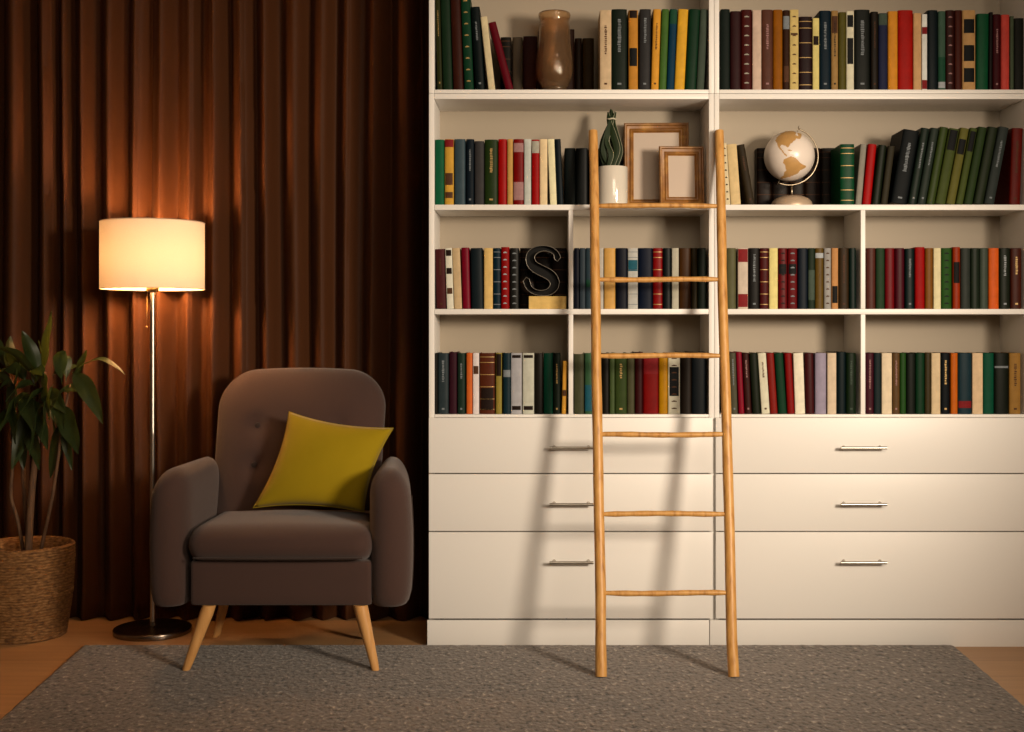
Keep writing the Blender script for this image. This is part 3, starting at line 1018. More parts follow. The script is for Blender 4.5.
# shade
SH = bpy.data.materials.new('cream fabric shade'); nt, b = nodes(SH)
out = nt.nodes['Material Output']
tc = nt.nodes.new('ShaderNodeTexCoord'); n1 = nt.nodes.new('ShaderNodeTexNoise'); n1.inputs['Scale'].default_value = 300
nt.links.new(tc.outputs['Object'], n1.inputs['Vector'])
mx = nt.nodes.new('ShaderNodeMix'); mx.data_type = 'RGBA'; nt.links.new(n1.outputs['Fac'], mx.inputs['Factor'])
mx.inputs[6].default_value = (0.74, 0.66, 0.54, 1); mx.inputs[7].default_value = (0.80, 0.72, 0.60, 1)
nt.links.new(mx.outputs[2], b.inputs['Base Color']); setin(b, 'Roughness', 0.9); setin(b, 'Specular IOR Level', 0.1)
tr = nt.nodes.new('ShaderNodeBsdfTranslucent'); nt.links.new(mx.outputs[2], tr.inputs['Color'])
ms = nt.nodes.new('ShaderNodeMixShader'); ms.inputs[0].default_value = 0.062
nt.links.new(b.outputs[0], ms.inputs[1]); nt.links.new(tr.outputs[0], ms.inputs[2]); nt.links.new(ms.outputs[0], out.inputs['Surface'])
bm = nb(); lathe(bm, [(rs, zs0), (rs, zs0 + .08), (rs, zs1 - .08), (rs, zs1)], (LX, YL, 0), 96)
sh = obj('lamp_shade', bm, SH, lamp, True)
for zz in (zs0, zs1):
    bm = nb(); tube(bm, [(LX + rs * math.cos(a * PI / 48), YL + rs * math.sin(a * PI / 48), zz) for a in range(96)], 0.0016, 8, closed=True)
    obj('rim', bm, mat('shade trim', (0.55, 0.46, 0.36), 0.8), sh, True)
bm = nb()
for k in range(3):
    a = k * 2 * PI / 3 + .5
    tube(bm, [(LX + .018 * math.cos(a), YL + .018 * math.sin(a), 1.245), (LX + .10 * math.cos(a), YL + .10 * math.sin(a), 1.2475), (LX + (rs - .001) * math.cos(a), YL + (rs - .001) * math.sin(a), 1.25)], .0014, 6)
obj('spider', bm, STEEL, sh, True)
bm = nb(); tube(bm, [P(147.2, 296, YL - .03), P(147.0, 318, YL - .03), P(146.8, 325, YL - .03)], .0006, 6)
pc = P(146.8, 327, YL - .03)
g = bmesh.ops.create_uvsphere(bm, u_segments=12, v_segments=8, radius=.0038)
for v in g['verts']: v.co += pc
tube(bm, [P(147.2, 296, YL - .03), (P(147.2, 296, YL - .03).x, YL - .02, 1.236), (LX, YL - .01, 1.236)], .0006, 6)
obj('pull_chain', bm, BRASS, lamp, True)

# ------------------------------------------------------------------ curtain
CUR = bpy.data.materials.new('brown curtain velvet'); nt, b = nodes(CUR)
tc = nt.nodes.new('ShaderNodeTexCoord'); mp = nt.nodes.new('ShaderNodeMapping'); mp.inputs['Scale'].default_value = (1, 1, .08)
nt.links.new(tc.outputs['Object'], mp.inputs['Vector'])
n1 = nt.nodes.new('ShaderNodeTexNoise'); n1.inputs['Scale'].default_value = 40; n1.inputs['Detail'].default_value = 4
nt.links.new(mp.outputs['Vector'], n1.inputs['Vector'])
mx = nt.nodes.new('ShaderNodeMix'); mx.data_type = 'RGBA'; nt.links.new(n1.outputs['Fac'], mx.inputs['Factor'])
mx.inputs[6].default_value = (0.048, 0.0155, 0.0045, 1); mx.inputs[7].default_value = (0.066, 0.022, 0.0065, 1)
nt.links.new(mx.outputs[2], b.inputs['Base Color']); setin(b, 'Roughness', 0.62); setin(b, 'Sheen Weight', 0.03); setin(b, 'Specular IOR Level', 0.15)
setin(b, 'Sheen Tint', (0.9, 0.55, 0.35, 1))
ridges = [-215, -180, -150, -116, -84, -52, -20, 15, 47, 62, 83, 112, 138, 160, 190, 213, 243, 265, 296, 324, 348, 372, 405, 436, 470, 505, 540, 575]
YC = 0.385; sC = sc(YC)
rx = [(p - CX) / sC for p in ridges]
def cur_y(x, z):
    # find surrounding ridges; ridge = near the viewer
    wob = 0.006 * math.sin(z * 1.7 + x * 9)
    x = x + wob
    for k in range(len(rx) - 1):
        if rx[k] <= x <= rx[k + 1]:
            t = (x - rx[k]) / (rx[k + 1] - rx[k]); wdt = rx[k + 1] - rx[k]
            c_ = 0.5 + 0.5 * math.cos(2 * PI * t)
            c_ = c_ ** (0.75 + 0.5 * ((k * 7) % 3) / 2)
            amp = min(0.085, wdt * 0.66) * (0.8 + 0.25 * ((k * 5) % 4) / 3)
            sec = 0.004 * math.sin(2 * PI * t * 1.5 + k * 1.3) * (1 - abs(2 * t - 1))
            return YC + 0.045 - amp * c_ + sec + 0.004 * noise.noise(Vector((x * 8, z * 1.5, 1)))
    return YC
bm = nb(); NXc, NZc = 900, 44; xa, xb = -2.72, 0.10; gr = []
for j in range(NZc + 1):
    z = 0.003 + (2.60 - .003) * j / NZc
    gr.append([bm.verts.new((xa + (xb - xa) * i / NXc, cur_y(xa + (xb - xa) * i / NXc, z), z)) for i in range(NXc + 1)])
for j in range(NZc):
    for i in range(NXc): bm.faces.new((gr[j][i], gr[j][i + 1], gr[j + 1][i + 1], gr[j + 1][i]))
o = obj('curtain', bm, CUR, None, True)
md = o.modifiers.new('thickness', 'SOLIDIFY'); md.thickness = 0.003; md.offset = 1
tag(o, 'long pleated dark brown curtain hanging behind the armchair', 'curtain')

# ------------------------------------------------------------------ potted plant
px_, py_ = X(24, .155), .155
pl = thing('potted_plant', 'leafy green houseplant in a woven rope basket beside the curtain', 'plant', (px_, py_, 0))
rope = ramp_mat('woven seagrass rope', [(0.3, (0.09, 0.038, 0.012)), (0.5, (0.21, 0.095, 0.026)), (0.72, (0.34, 0.175, 0.066))], 0.85, 60, (1, 1, 2.5), bump=0.5, dist=0.004)
H_B, NR = 0.318, 33
prof = []
for k in range(NR * 6 + 1):
    t = k / (NR * 6); z = t * H_B
    r0 = 0.138 + 0.028 * math.sin(min(1, t * 1.15) * PI * .5) + (0.002 if .46 < t < .50 else 0)
    prof.append((r0 + 0.0032 * abs(math.sin(PI * k / 6)), z))
inner = [(0.160, H_B + .004), (0.156, H_B), (0.152, H_B - .03), (0.150, H_B - .06)]
def rn(a, r, z): return 0.0014 * math.sin(a * 60 + z * 900) + 0.0016 * noise.noise(Vector((math.cos(a) * 8, math.sin(a) * 8, z * 60)))
bm = nb(); lathe(bm, [(0.02, 0.0)] + prof + inner, (px_, py_, 0.0005), 160, rn, capb=True)
obj('basket', bm, rope, pl, True)
bm = nb(); lathe(bm, [(0.150, H_B - .050), (0.10, H_B - .042), (0.04, H_B - .040), (0.001, H_B - .039)], (px_, py_, 0), 48, lambda a, r, z: 0)
for v in bm.verts: v.co.z += 0.006 * noise.noise(v.co * 60)
obj('soil', bm, mat('dark potting soil', (0.022, 0.014, 0.009), 0.95, var=.3, nscale=80, bump=.5, bscale=120), pl, True)
bark = ramp_mat('cane bark', [(0.3, (0.06, 0.030, 0.015)), (0.7, (0.16, 0.08, 0.035))], 0.8, 20, (6, 6, 1), bump=0.4)
def stem(pts, r0, r1):
    Q = [P(a, b, y) for (a, b, y) in pts]
    out = []
    for i in range(len(Q) - 1):
        for k in range(5): out.append(Q[i].lerp(Q[i + 1], k / 5))
    out.append(Q[-1])
    for _ in range(2):
        out = [out[0]] + [(out[i - 1] + out[i] * 2 + out[i + 1]) / 4 for i in range(1, len(out) - 1)] + [out[-1]]
    n = len(out)
    bm = nb(); tube(bm, out, [r0 + (r1 - r0) * i / (n - 1) for i in range(n)], 10); obj('stem', bm, bark, pl, True)
stem([(28, 556, .155), (31, 500, .15), (36, 450, .14), (40, 410, .13), (44, 372, .12)], .0135, .008)
stem([(24, 556, .175), (18, 520, .18), (10, 497, .19), (14, 450, .18), (22, 408, .17)], .007, .005)
stem([(30, 556, .17), (24, 490, .18), (22, 440, .19), (18, 400, .19), (8, 372, .19)], .0085, .005)
stem([(40, 554, .14), (52, 500, .13), (58, 460, .12), (62, 425, .12), (70, 385, .12)], .0065, .004)
LEAF = bpy.data.materials.new('glossy dark leaf'); nt, b = nodes(LEAF)
tc = nt.nodes.new('ShaderNodeTexCoord'); n1 = nt.nodes.new('ShaderNodeTexNoise'); n1.inputs['Scale'].default_value = 18
nt.links.new(tc.outputs['Object'], n1.inputs['Vector'])
mx = nt.nodes.new('ShaderNodeMix'); mx.data_type = 'RGBA'; nt.links.new(n1.outputs['Fac'], mx.inputs['Factor'])
mx.inputs[6].default_value = (0.016, 0.030, 0.008, 1); mx.inputs[7].default_value = (0.038, 0.060, 0.014, 1)
nt.links.new(mx.outputs[2], b.inputs['Base Color']); setin(b, 'Roughness', 0.42)
tr = nt.nodes.new('ShaderNodeBsdfTranslucent'); tr.inputs['Color'].default_value = (0.10, 0.14, 0.02, 1)
ms = nt.nodes.new('ShaderNodeMixShader'); ms.inputs[0].default_value = 0.25
nt.links.new(b.outputs[0], ms.inputs[1]); nt.links.new(tr.outputs[0], ms.inputs[2]); nt.links.new(ms.outputs[0], nt.nodes['Material Output'].inputs['Surface'])
def leaf(bm, A, B, width, arch, roll, fold=0.25, petiole=0.10):
    """leaf from A to B with an upward arch and a turn of its blade around its length"""
    A, B = Vector(A), Vector(B); L = (B - A).length; d = (B - A).normalized()
    side = d.cross(Vector((0, 0, 1)))
    if side.length < .05: side = Vector((1, 0, 0))
    side.normalize(); side = Matrix.Rotation(roll, 3, d) @ side
    up = side.cross(d).normalized()
    if up.z < 0 and abs(up.z) > .3: up = -up
    n, mcols = 14, 6
    rows = []
    for i in range(n + 1):
        t = i / n
        c = A.lerp(B, t) + Vector((0, 0, 1)) * arch * 4 * t * (1 - t) * L
        tt = max(0, (t - petiole) / (1 - petiole))
        w = width * (math.sin(PI * tt ** 0.72) ** 0.85 if 0 < tt < 1 else 0) * 0.5 + 0.0016
        row = []
        for j in range(mcols + 1):
            s = 2 * j / mcols - 1
            wave = 0.05 * width * math.sin(t * 14) * abs(s)
            row.append(bm.verts.new(c + side * s * w + up * (fold * abs(s) * w + wave)))
        rows.append(row)
    for i in range(n):
        for j in range(mcols):
            bm.faces.new((rows[i][j], rows[i][j + 1], rows[i + 1][j + 1], rows[i + 1][j]))
LV = [
 (44, 378, .10, 30, 372, .02, .045, .2, .5), (58, 392, .12, 92, 396, .10, .045, .15, .7), (40, 392, .13, 70, 440, .14, .055, .1, 1.0),
 (30, 400, .14, 12, 462, .18, .06, .05, 1.2), (22, 396, .16, 34, 432, .02, .06, .12, .8), (48, 390, .12, 20, 415, .02, .055, .15, .7),
 (12, 384, .18, -8, 400, .08, .06, .15, .6), (26, 384, .16, 6, 352, .12, .05, .1, .9), (52, 376, .12, 78, 366, .16, .040, .1, .7),
 (62, 420, .12, 50, 478, .14, .045, .04, 1.2), (34, 386, .15, 44, 352, .16, .045, .04, 1.2), (16, 410, .17, 24, 470, .15, .055, .06, 1.0),
 (20, 380, .16, 2, 372, .02, .05, .2, .5), (50, 388, .12, 64, 430, .02, .055, .12, 1.0), # base px,py,Y  tip px,py,Y  width m, arch, roll
 (43, 378, .12, 52, 311, .10, .050, .02, 1.35), (40, 376, .12, 22, 331, .08, .046, .05, 1.1),
 (62, 384, .12, 60, 352, .05, .050, .25, .6), (66, 382, .12, 66, 356, .14, .035, .3, .3),
 (70, 378, .12, 125, 375, .06, .036, .26, .25), (72, 372, .12, 103, 424, .05, .060, .12, 1.0),
 (76, 378, .12, 87, 350, .12, .030, .0, 1.1), (60, 402, .12, 79, 454, .06, .070, .04, 1.2),
 (40, 384, .12, -6, 347, .05, .055, .15, .5), (36, 386, .14, 6, 402, .04, .060, .2, .6),
 (45, 398, .12, 30, 455, .04, .060, .05, 1.2), (30, 392, .16, 0, 432, .06, .060, .12, .9),
 (50, 404, .12, 57, 462, .18, .055, .05, 1.1), (20, 400, .17, -24, 362, .12, .06, .1, .6),
 (20, 404, .17, -14, 452, .08, .065, .1, 1.0), (54, 384, .12, 42, 442, .03, .055, .12, 1.3),
 (10, 380, .18, 16, 444, .04, .065, .08, 1.2), (8, 372, .18, -18, 330, .15, .055, .1, .9),
 (8, 374, .18, 10, 336, .20, .045, .05, 1.0), (44, 372, .12, 50, 420, .02, .065, .1, 1.4),
 (24, 408, .16, 40, 470, .08, .06, .05, 1.1), (40, 400, .13, 66, 414, .03, .055, .15, .6),
 (36, 396, .13, 12, 470, .10, .06, .02, 1.2), (66, 390, .12, 52, 410, .02, .05, .12, .8),
 (44, 372, .12, 38, 340, .2, .04, .05, 1.2), (62, 425, .12, 72, 470, .10, .03, .05, 1.1),
 (30, 398, .14, 48, 450, .05, .055, .08, .9), (14, 392, .17, 26, 350, .10, .045, .08, 1.0)]
bm = nb()
for (a, b_, y, c, d_, y2, w, ar, ro) in LV: leaf(bm, P(a, b_, y), P(c, d_, y2), w, ar, ro)
obj('foliage', bm, LEAF, pl, True)

# ------------------------------------------------------------------ glass vase
YV = 0.045; zsh = Z(89.6) + .0005
GL = bpy.data.materials.new('amber crackle glass'); nt, b = nodes(GL)
setin(b, 'Base Color', (0.72, 0.49, 0.28, 1)); setin(b, 'Roughness', 0.06); setin(b, 'Transmission Weight', 0.93); setin(b, 'IOR', 1.45)
setin(b, 'Coat Weight', 0.5)
tc = nt.nodes.new('ShaderNodeTexCoord'); vo = nt.nodes.new('ShaderNodeTexNoise'); vo.inputs['Scale'].default_value = 70; vo.inputs['Detail'].default_value = 6
nt.links.new(tc.outputs['Object'], vo.inputs['Vector'])
bp = nt.nodes.new('ShaderNodeBump'); bp.inputs['Strength'].default_value = 0.9; bp.inputs['Distance'].default_value = 0.003
nt.links.new(vo.outputs['Fac'], bp.inputs['Height']); nt.links.new(bp.outputs['Normal'], b.inputs['Normal'])
vx = X(554.5, .083)
vy = .083
sv = sc(vy)
VP = [(13.5, 15.6), (15, 16.2), (17.5, 15.9), (20, 15.0), (22.5, 14.8), (26, 15.2), (31, 15.6), (38, 15.9), (45, 16.6), (52, 17.4), (60, 18.3), (67, 18.6), (74, 18.2), (80, 16.6), (85, 14.2), (88, 12.6)]
prof = [((r / sv), Z(y, vy)) for (y, r) in VP]
zb_ = zsh
prof = [(0.0008, zb_), (prof[-1][0] * .9, zb_ + .0002)] + [(r, max(z, zb_ + .002)) for r, z in prof[::-1]]
inn = [(r - .003, z - .001 if z > zb_ + .02 else zb_ + .008) for r, z in prof[::-1][:-2]]
# smooth profile resampling
def resamp(pr, k=4):
    out = []
    for i in range(len(pr) - 1):
        for j in range(k):
            t = j / k
            p0 = pr[max(0, i - 1)]; p1 = pr[i]; p2 = pr[i + 1]; p3 = pr[min(len(pr) - 1, i + 2)]
            f = lambda a: 0.5 * ((2 * p1[a]) + (-p0[a] + p2[a]) * t + (2 * p0[a] - 5 * p1[a] + 4 * p2[a] - p3[a]) * t * t + (-p0[a] + 3 * p1[a] - 3 * p2[a] + p3[a]) * t ** 3)
            out.append((max(.0005, f(0)), f(1)))
    out.append(pr[-1]); return out
bm = nb(); lathe(bm, [(0.0008, zb_)] + resamp(prof[1:], 4) + inn + [(0.0008, zb_ + .008)], (vx, vy, 0), 72)
o = obj('glass_vase', bm, GL, None, True)
tag(o, 'amber brown glass vase standing on the top shelf', 'vase')

# ------------------------------------------------------------------ white pot with dark plant
YP = 0.034
zs2 = Z(204.6) + .0005
ppx, ppy = X(612.4, YP + .05), YP + .05
pp = thing('potted_plant', 'small dark-leaved plant tied upright in a glossy white pot', 'plant', (ppx, ppy, zs2))
rp = 15.2 / sc(ppy); zt_ = Z(167.3, ppy)
CER = mat('glossy white ceramic', (0.66, 0.62, 0.54), 0.10, var=.02, coat=.6)
bm = nb(); lathe(bm, [(0.0008, zs2), (rp * .93, zs2), (rp * .97, zs2 + .003), (rp, zs2 + .012), (rp, zt_ - .003), (rp - .001, zt_), (rp - .004, zt_), (rp - .005, zt_ - .012), (0.0008, zt_ - .014)], (ppx, ppy, 0), 64)
obj('pot', bm, CER, pp, True, 50)
LD = mat('deep green leaf', (0.012, 0.024, 0.007), 0.6, spec=.2, var=.25, nscale=40)
LE = mat('pale leaf edge', (0.30, 0.30, 0.20), 0.5, var=.1)
bm = nb(); be = nb()
def blade(pts, w, tw):
    Q = [Vector(p) for p in pts]; out = []
    for i in range(len(Q) - 1):
        for k in range(5): out.append(Q[i].lerp(Q[i + 1], k / 5))
    out.append(Q[-1])
    for _ in range(3): out = [out[0]] + [(out[i - 1] + out[i] * 2 + out[i + 1]) / 4 for i in range(1, len(out) - 1)] + [out[-1]]
    n = len(out) - 1; rows = []
    for i, p in enumerate(out):
        t = i / n; ww = w * (math.sin(PI * (0.12 + 0.86 * t)) ** .7) * .5 + .0006
        a = tw * t; s = Vector((math.cos(a), math.sin(a), 0))
        th = Vector((-math.sin(a), math.cos(a), 0)) * .0012
        rows.append([bm.verts.new(p - s * ww), bm.verts.new(p - th), bm.verts.new(p + s * ww), bm.verts.new(p + th)])
    for A_, B_ in zip(rows, rows[1:]):
        for k in range(4): bm.faces.new((A_[k], A_[(k + 1) % 4], B_[(k + 1) % 4], B_[k]))
    bm.faces.new(rows[0][::-1]); bm.faces.new(rows[-1])
    tube(be, [r_[2].co.copy() for r_ in rows], .0009, 5)
yy = ppy
def q(px, py, dy=0): return P(px, py, yy + dy)
blade([q(610, 168, -.01), q(603, 152, -.015), q(607, 135, -.02), q(612, 119, -.01), q(612, 110, 0)], .022, .5)
blade([q(612, 168, -.02), q(618, 150, -.02), q(613, 134, -.02), q(609, 122, -.01), q(608, 112, 0)], .022, -.5)
blade([q(606, 168, 0), q(601, 153, .0), q(603, 140, .0), q(609, 125, .0), q(614, 113, 0)], .020, .8)
blade([q(616, 168, 0), q(621, 152, .0), q(617, 137, .0), q(613, 122, .0), q(616, 112, 0)], .018, -.6)
blade([q(611, 168, .01), q(610, 150, .01), q(611, 132, .01), q(611, 118, .01), q(611, 109, .01)], .026, .2)
blade([q(608, 168, -.02), q(612, 154, -.025), q(606, 142, -.02), q(610, 125, -.01), q(615, 111, -.01)], .018, 1.0)
obj('foliage', bm, LD, pp, False); obj('leaf_edges', be, LE, pp, True)
cc = q(611.5, 119.5)
bm = nb(); tube(bm, [(cc.x + .0145 * math.cos(a * PI / 12), cc.y - .003 + .015 * math.sin(a * PI / 12), cc.z + .0008 * math.cos(a)) for a in range(24)], .0028, 8, closed=True)
obj('tie', bm, mat('pale twine', (0.5, 0.47, 0.36), .8), pp, True)

# ------------------------------------------------------------------ picture frames
FG = ramp_mat('antique gold wood', [(0.25, (0.12, 0.042, 0.004)), (0.55, (0.26, 0.105, 0.012)), (0.8, (0.48, 0.25, 0.045))], 0.45, 26, (1, 1, 1), bump=0.3)
MATB = mat('blank pinkish paper', (0.52, 0.43, 0.355), .8, var=.03, nscale=10)
def frame(name, label, cxp, y0p, y1p, Yb_, wpx, border, tilt, yaw):
    s = sc(Yb_); w = wpx / s; h = (Z(y0p, Yb_ + .025) - zs2) / math.cos(tilt)
    t = thing(name, label, 'picture frame', (X(cxp, Yb_), Yb_, zs2 + .0006), 'gilt picture frames')
    bw = border / s
    prof = [(0, .016), (0, .004), (bw * .10, .0), (bw * .22, .001), (bw * .30, .006), (bw * .55, .009), (bw * .68, .0055), (bw * .80, .005), (bw * .88, .009), (bw, .011), (bw, .016)]
    bm = nb(); rings = []
    cs = [(-w / 2, 0, 1, 1), (w / 2, 0, -1, 1), (w / 2, h, -1, -1), (-w / 2, h, 1, -1)]
    for (x, z, sx, sz) in cs: rings.append([bm.verts.new((x + sx * a, b_ - .016, z + sz * a)) for a, b_ in prof])
    for k in range(4):
        A_, B_ = rings[k], rings[(k + 1) % 4]
        for i in range(len(prof)):
            j = (i + 1) % len(prof); bm.faces.new((A_[i], B_[i], B_[j], A_[j]))
    M = Matrix.Translation(t.location) @ Matrix.Rotation(yaw, 4, 'Z') @ Matrix.Rotation(-tilt, 4, 'X')
    # carved beads along the inner lip
    t.rotation_euler = (-tilt, 0, yaw)
    def put(nm, bm_, m_, sm_=False, au=None):
        bm_.transform(M); return obj(nm, bm_, m_, t, sm_, au)
    fr = put('moulding', bm, FG, True, 30)
    bm = nb(); box(bm, -w / 2 + bw * .8, w / 2 - bw * .8, -.0045, -.002, bw * .8, h - bw * .8); put('picture', bm, MATB)
    bm = nb(); box(bm, -w / 2 + bw * .3, w / 2 - bw * .3, -.0018, .0002, bw * .3, h - bw * .3); put('backing', bm, mat('dark backing board', (.03, .02, .015), .8))
    return t
f1 = frame('picture_frame', 'larger gilt picture frame with blank pale picture behind smaller frame', 656.4, 124, 204, .165, 64.5, 9.6, math.radians(4), math.radians(-3))
f2 = frame('picture_frame', 'smaller gilt picture frame standing in front of the larger one', 681.9, 147.5, 203.6, .070, 44.8, 9.2, math.radians(6), math.radians(3))

# ------------------------------------------------------------------ globe
YG = .092; cg = P(789.2, 156.2, YG); RG = 25.0 / sc(YG)
gt = thing('globe', 'small white desk globe with golden continents on a curved stand', 'globe', (X(791.8, YG), YG, zs2))
NA = [(165,165),(190,125),(240,95),(300,88),(335,105),(325,125),(345,135),(370,130),(360,160),(335,155),(300,185),(278,208),(270,225),(240,207),(215,200),(205,215),(225,245),(245,270),(264,288),(258,296),(236,275),(210,240),(188,215),(180,185)]
GRN = [(345,108),(378,118),(368,150),(350,145)]
SA = [(240,320),(290,292),(330,310),(365,350),(410,375),(395,395),(370,405),(330,440),(270,460),(215,475),(205,465),(235,435),(250,400),(245,365),(232,345)]
CUB = [(266,243),(300,245),(298,252),(270,250)]
def inside(p, poly):
    c = False; j = len(poly) - 1
    for i in range(len(poly)):
        a, b_ = poly[i], poly[j]
        if (a[1] > p[1]) != (b_[1] > p[1]) and p[0] < (b_[0] - a[0]) * (p[1] - a[1]) / (b_[1] - a[1] + 1e-9) + a[0]: c = not c
        j = i
    return c
bm = nb(); bmesh.ops.create_uvsphere(bm, u_segments=220, v_segments=130, radius=RG)
vf = (cg - Vector((0, CAMY, CAMZ))).normalized(); vr = vf.cross(Vector((0, 0, 1))).normalized(); vu = vr.cross(vf)
for f in bm.faces:
    n_ = f.calc_center_median().normalized()
    jt = noise.noise(n_ * 9) * 7
    p = (277 + n_.dot(vr) * 203 + jt, 293 - n_.dot(vu) * 203 + jt * .6)
    land = False
    if n_.dot(vf) < 0.0: land = any(inside(p, q_) for q_ in (NA, GRN, SA, CUB))
    else:
        land = noise.noise(n_ * 1.7 + Vector((3, 1, 5))) + .35 * noise.noise(n_ * 6) > 0.17
    f.material_index = 1 if land else 0
bm.transform(Matrix.Translation(cg))
GW = mat('pearl white globe', (0.78, 0.70, 0.63), .3, var=.03, nscale=20, coat=.3)
GC = mat('golden brown land', (0.50, 0.29, 0.10), .45, var=.18, nscale=60)
obj('ball', bm, [GW, GC], gt, True)
NICK = mat('aged nickel', (.40, .33, .24), .35, metal=1.0)
RR_ = RG * 1.155
arc = [cg + Vector((RR_ * math.cos(math.radians(a)), 0, RR_ * math.sin(math.radians(a)))) for a in range(72, -116, -4)]
bm = nb(); tube(bm, arc, .0027, 10)
ax = [arc[0] + Vector((-.004, 0, .004)), arc[0] + Vector((math.cos(math.radians(72)), 0, math.sin(math.radians(72)))) * .009]
tube(bm, [cg + (arc[0] - cg) * .84, arc[0], cg + (arc[0] - cg) * 1.10], .0013, 8)
tube(bm, [cg + (arc[-1] - cg) * .84, arc[-1], cg + (arc[-1] - cg) * 1.06], .0013, 8)
obj('meridian_arm', bm, NICK, gt, True)
sx = X(791.8, YG)
bm = nb(); tube(bm, [(sx, YG, Z(197, YG)), (sx, YG, cg.z - RR_ - .0005)], [.0045, .0035], 12)
obj('stem', bm, NICK, gt, True)
bm = nb(); rb_ = 20.5 / sc(YG)
lathe(bm, [(0.0005, zs2), (rb_, zs2), (rb_ * 1.0, zs2 + .006), (rb_ * .95, zs2 + .018), (rb_ * .80, zs2 + .029), (rb_ * .50, zs2 + .038), (0.0005, zs2 + .042)], (sx, YG, 0), 48)
obj('base', bm, mat('pale bronze base', (0.55, 0.42, 0.30), .38, metal=.3, var=.08), gt, True, 60)

# ------------------------------------------------------------------ letter S
YS = .028
cl = [(557.5, 258.5), (555.5, 253), (550, 249.6), (543, 248.6), (536, 250.2), (531.2, 254.5), (530.4, 260), (533, 265.5), (539, 269.6), (546, 273), (551.8, 277), (554.6, 282.5), (553.4, 288), (548.6, 292), (541.5, 293.2), (534.5, 291.8), (528.8, 287.6), (526.3, 280.5)]
hw = [3.2, 2.6, 2.6, 2.7, 3.3, 4.0, 4.5, 4.9, 5.2, 5.2, 5.0, 4.6, 4.1, 3.3, 2.6, 2.5, 2.8, 3.4]
def dense(pts, k=5):
    out = []
    for i in range(len(pts) - 1):
        for j in range(k):
            t = j / k
            p0 = pts[max(0, i - 1)]; p1 = pts[i]; p2 = pts[i + 1]; p3 = pts[min(len(pts) - 1, i + 2)]
            out.append(tuple(0.5 * (2 * p1[a] + (-p0[a] + p2[a]) * t + (2 * p0[a] - 5 * p1[a] + 4 * p2[a] - p3[a]) * t * t + (-p0[a] + 3 * p1[a] - 3 * p2[a] + p3[a]) * t ** 3) for a in range(len(p1))))
    out.append(tuple(pts[-1])); return out
D3 = dense([(a[0], a[1], h) for a, h in zip(cl, hw)], 5)
Lf, Rt = [], []
n = len(D3)
for i, (x, y, h) in enumerate(D3):
    a, b_ = D3[max(0, i - 1)], D3[min(n - 1, i + 1)]
    tx, ty = b_[0] - a[0], b_[1] - a[1]; l = math.hypot(tx, ty); nx, ny = -ty / l, tx / l
    Lf.append((x + nx * h, y + ny * h)); Rt.append((x - nx * h, y - ny * h))
# serifs: spurs at both ends
def ol(): 
    s0 = [(Rt[0][0] + .3, Rt[0][1] + 2.4)]; s1 = [(Lf[0][0] - .2, Lf[0][1] + .2)]
    return Lf[::1]
zoff = Z(296.2, Yb) + .0005
zmin = min(P(p[0], p[1], YS).z for p in Lf + Rt)
dz = zoff + .0016 - zmin
def W(p, y): v = P(p[0], p[1], YS); return Vector((v.x, y, v.z + dz))
YF, YR_ = .026, .052
ls = thing('letter_sculpture', 'black metal letter S standing on the small yellow book', 'letter', (X(543, YS), .04, zoff))
outline = Lf + [( (Lf[-1][0] + Rt[-1][0]) / 2 , (Lf[-1][1] + Rt[-1][1]) / 2 - 3.2)] + Rt[::-1] + [((Lf[0][0] + Rt[0][0]) / 2 , (Lf[0][1] + Rt[0][1]) / 2 + 3.0)]
SM = mat('black painted metal', (0.004, 0.0037, 0.0033), .5, var=.1, spec=.12)
SR = mat('worn dark metal edge', (0.22, 0.20, 0.165), .32, metal=.6, var=.2)
bm = nb()
for i in range(n - 1):
    q4 = [W(Lf[i], YR_ - .002), W(Lf[i + 1], YR_ - .002), W(Rt[i + 1], YR_ - .002), W(Rt[i], YR_ - .002)]
    q5 = [Vector((v.x, YR_, v.z)) for v in q4]
    a = [bm.verts.new(v) for v in q4]; b5 = [bm.verts.new(v) for v in q5]
    bm.faces.new(a); bm.faces.new(b5[::-1])
bmesh.ops.remove_doubles(bm, verts=bm.verts[:], dist=1e-6)
obj('back_plate', bm, SM, ls)
bm = nb(); m_ = len(outline)
for i in range(m_):
    p0, p1 = outline[i], outline[(i + 1) % m_]
    bm.faces.new([bm.verts.new(v) for v in (W(p0, YF), W(p1, YF), W(p1, YR_), W(p0, YR_))])
bmesh.ops.remove_doubles(bm, verts=bm.verts[:], dist=1e-6)
o = obj('side_wall', bm, SM, ls, True)
bm = nb(); tube(bm, [W(p, YF) for p in outline], .0011, 6, closed=True)
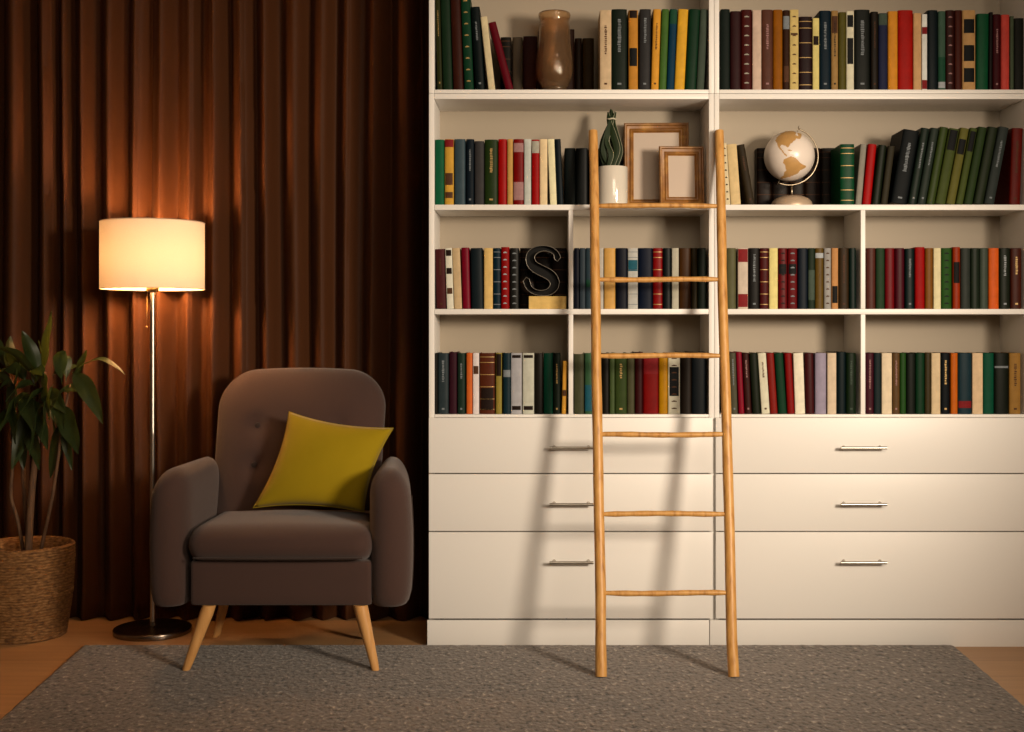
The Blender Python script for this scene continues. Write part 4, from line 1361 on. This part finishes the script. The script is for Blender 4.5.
tube(bm, [W(p, YR_) for p in outline], .0010, 6, closed=True)
obj('rim', bm, SR, ls, True)

# ------------------------------------------------------------------ light, camera, view
def area(name, loc, target, size, power, col, shape='SQUARE', sy=None):
    l = bpy.data.lights.new(name, 'AREA'); l.energy = power; l.color = col; l.size = size; l.shape = shape
    if sy: l.size_y = sy
    o = bpy.data.objects.new(name, l); C.objects.link(o); o.location = loc
    o.rotation_euler = (Vector(target) - Vector(loc)).to_track_quat('-Z', 'Y').to_euler()
    return o
WARM = (1.0, 0.82, 0.625)
l = bpy.data.lights.new('studio_lamp', 'SPOT'); l.energy = 660; l.color = WARM; l.shadow_soft_size = 0.33
l.spot_size = math.radians(58); l.spot_blend = 1.0
o = bpy.data.objects.new('studio_lamp', l); C.objects.link(o); o.location = (2.3, -3.5, 1.62)
o.rotation_euler = (Vector((0.12, 0, 1.05)) - o.location).to_track_quat('-Z', 'Y').to_euler()
area('fill_light', (0.9, -3.9, 2.35), (0.55, 0, 0.9), 1.5, 52, (1.0, 0.82, 0.62))  # unseen overhead fill, added to lift the shadows; no real fixture
w = bpy.data.worlds.new('room_air'); S.world = w; w.use_nodes = True
w.node_tree.nodes['Background'].inputs[0].default_value = (1.0, 0.72, 0.46, 1)
w.node_tree.nodes['Background'].inputs[1].default_value = 0.05

cam = bpy.data.cameras.new('camera'); co = bpy.data.objects.new('camera', cam); C.objects.link(co)
co.location = (0, CAMY, CAMZ); co.rotation_euler = (PI / 2, 0, 0)
cam.sensor_fit = 'HORIZONTAL'; cam.sensor_width = 36.0; cam.lens = F_PX * 36.0 / 1024
cam.shift_x = (512 - CX) / 1024.0
cam.shift_y = (CY - 366) / 1024.0
cam.clip_start = 0.05
S.camera = co
S.view_settings.view_transform = 'Standard'; S.view_settings.look = 'None'
S.view_settings.exposure = 0.0; S.view_settings.gamma = 1.0
S.view_settings.use_curve_mapping = False
try:
    S.cycles.use_denoising = True
    S.cycles.max_bounces = 8; S.cycles.transmission_bounces = 8
except Exception: pass
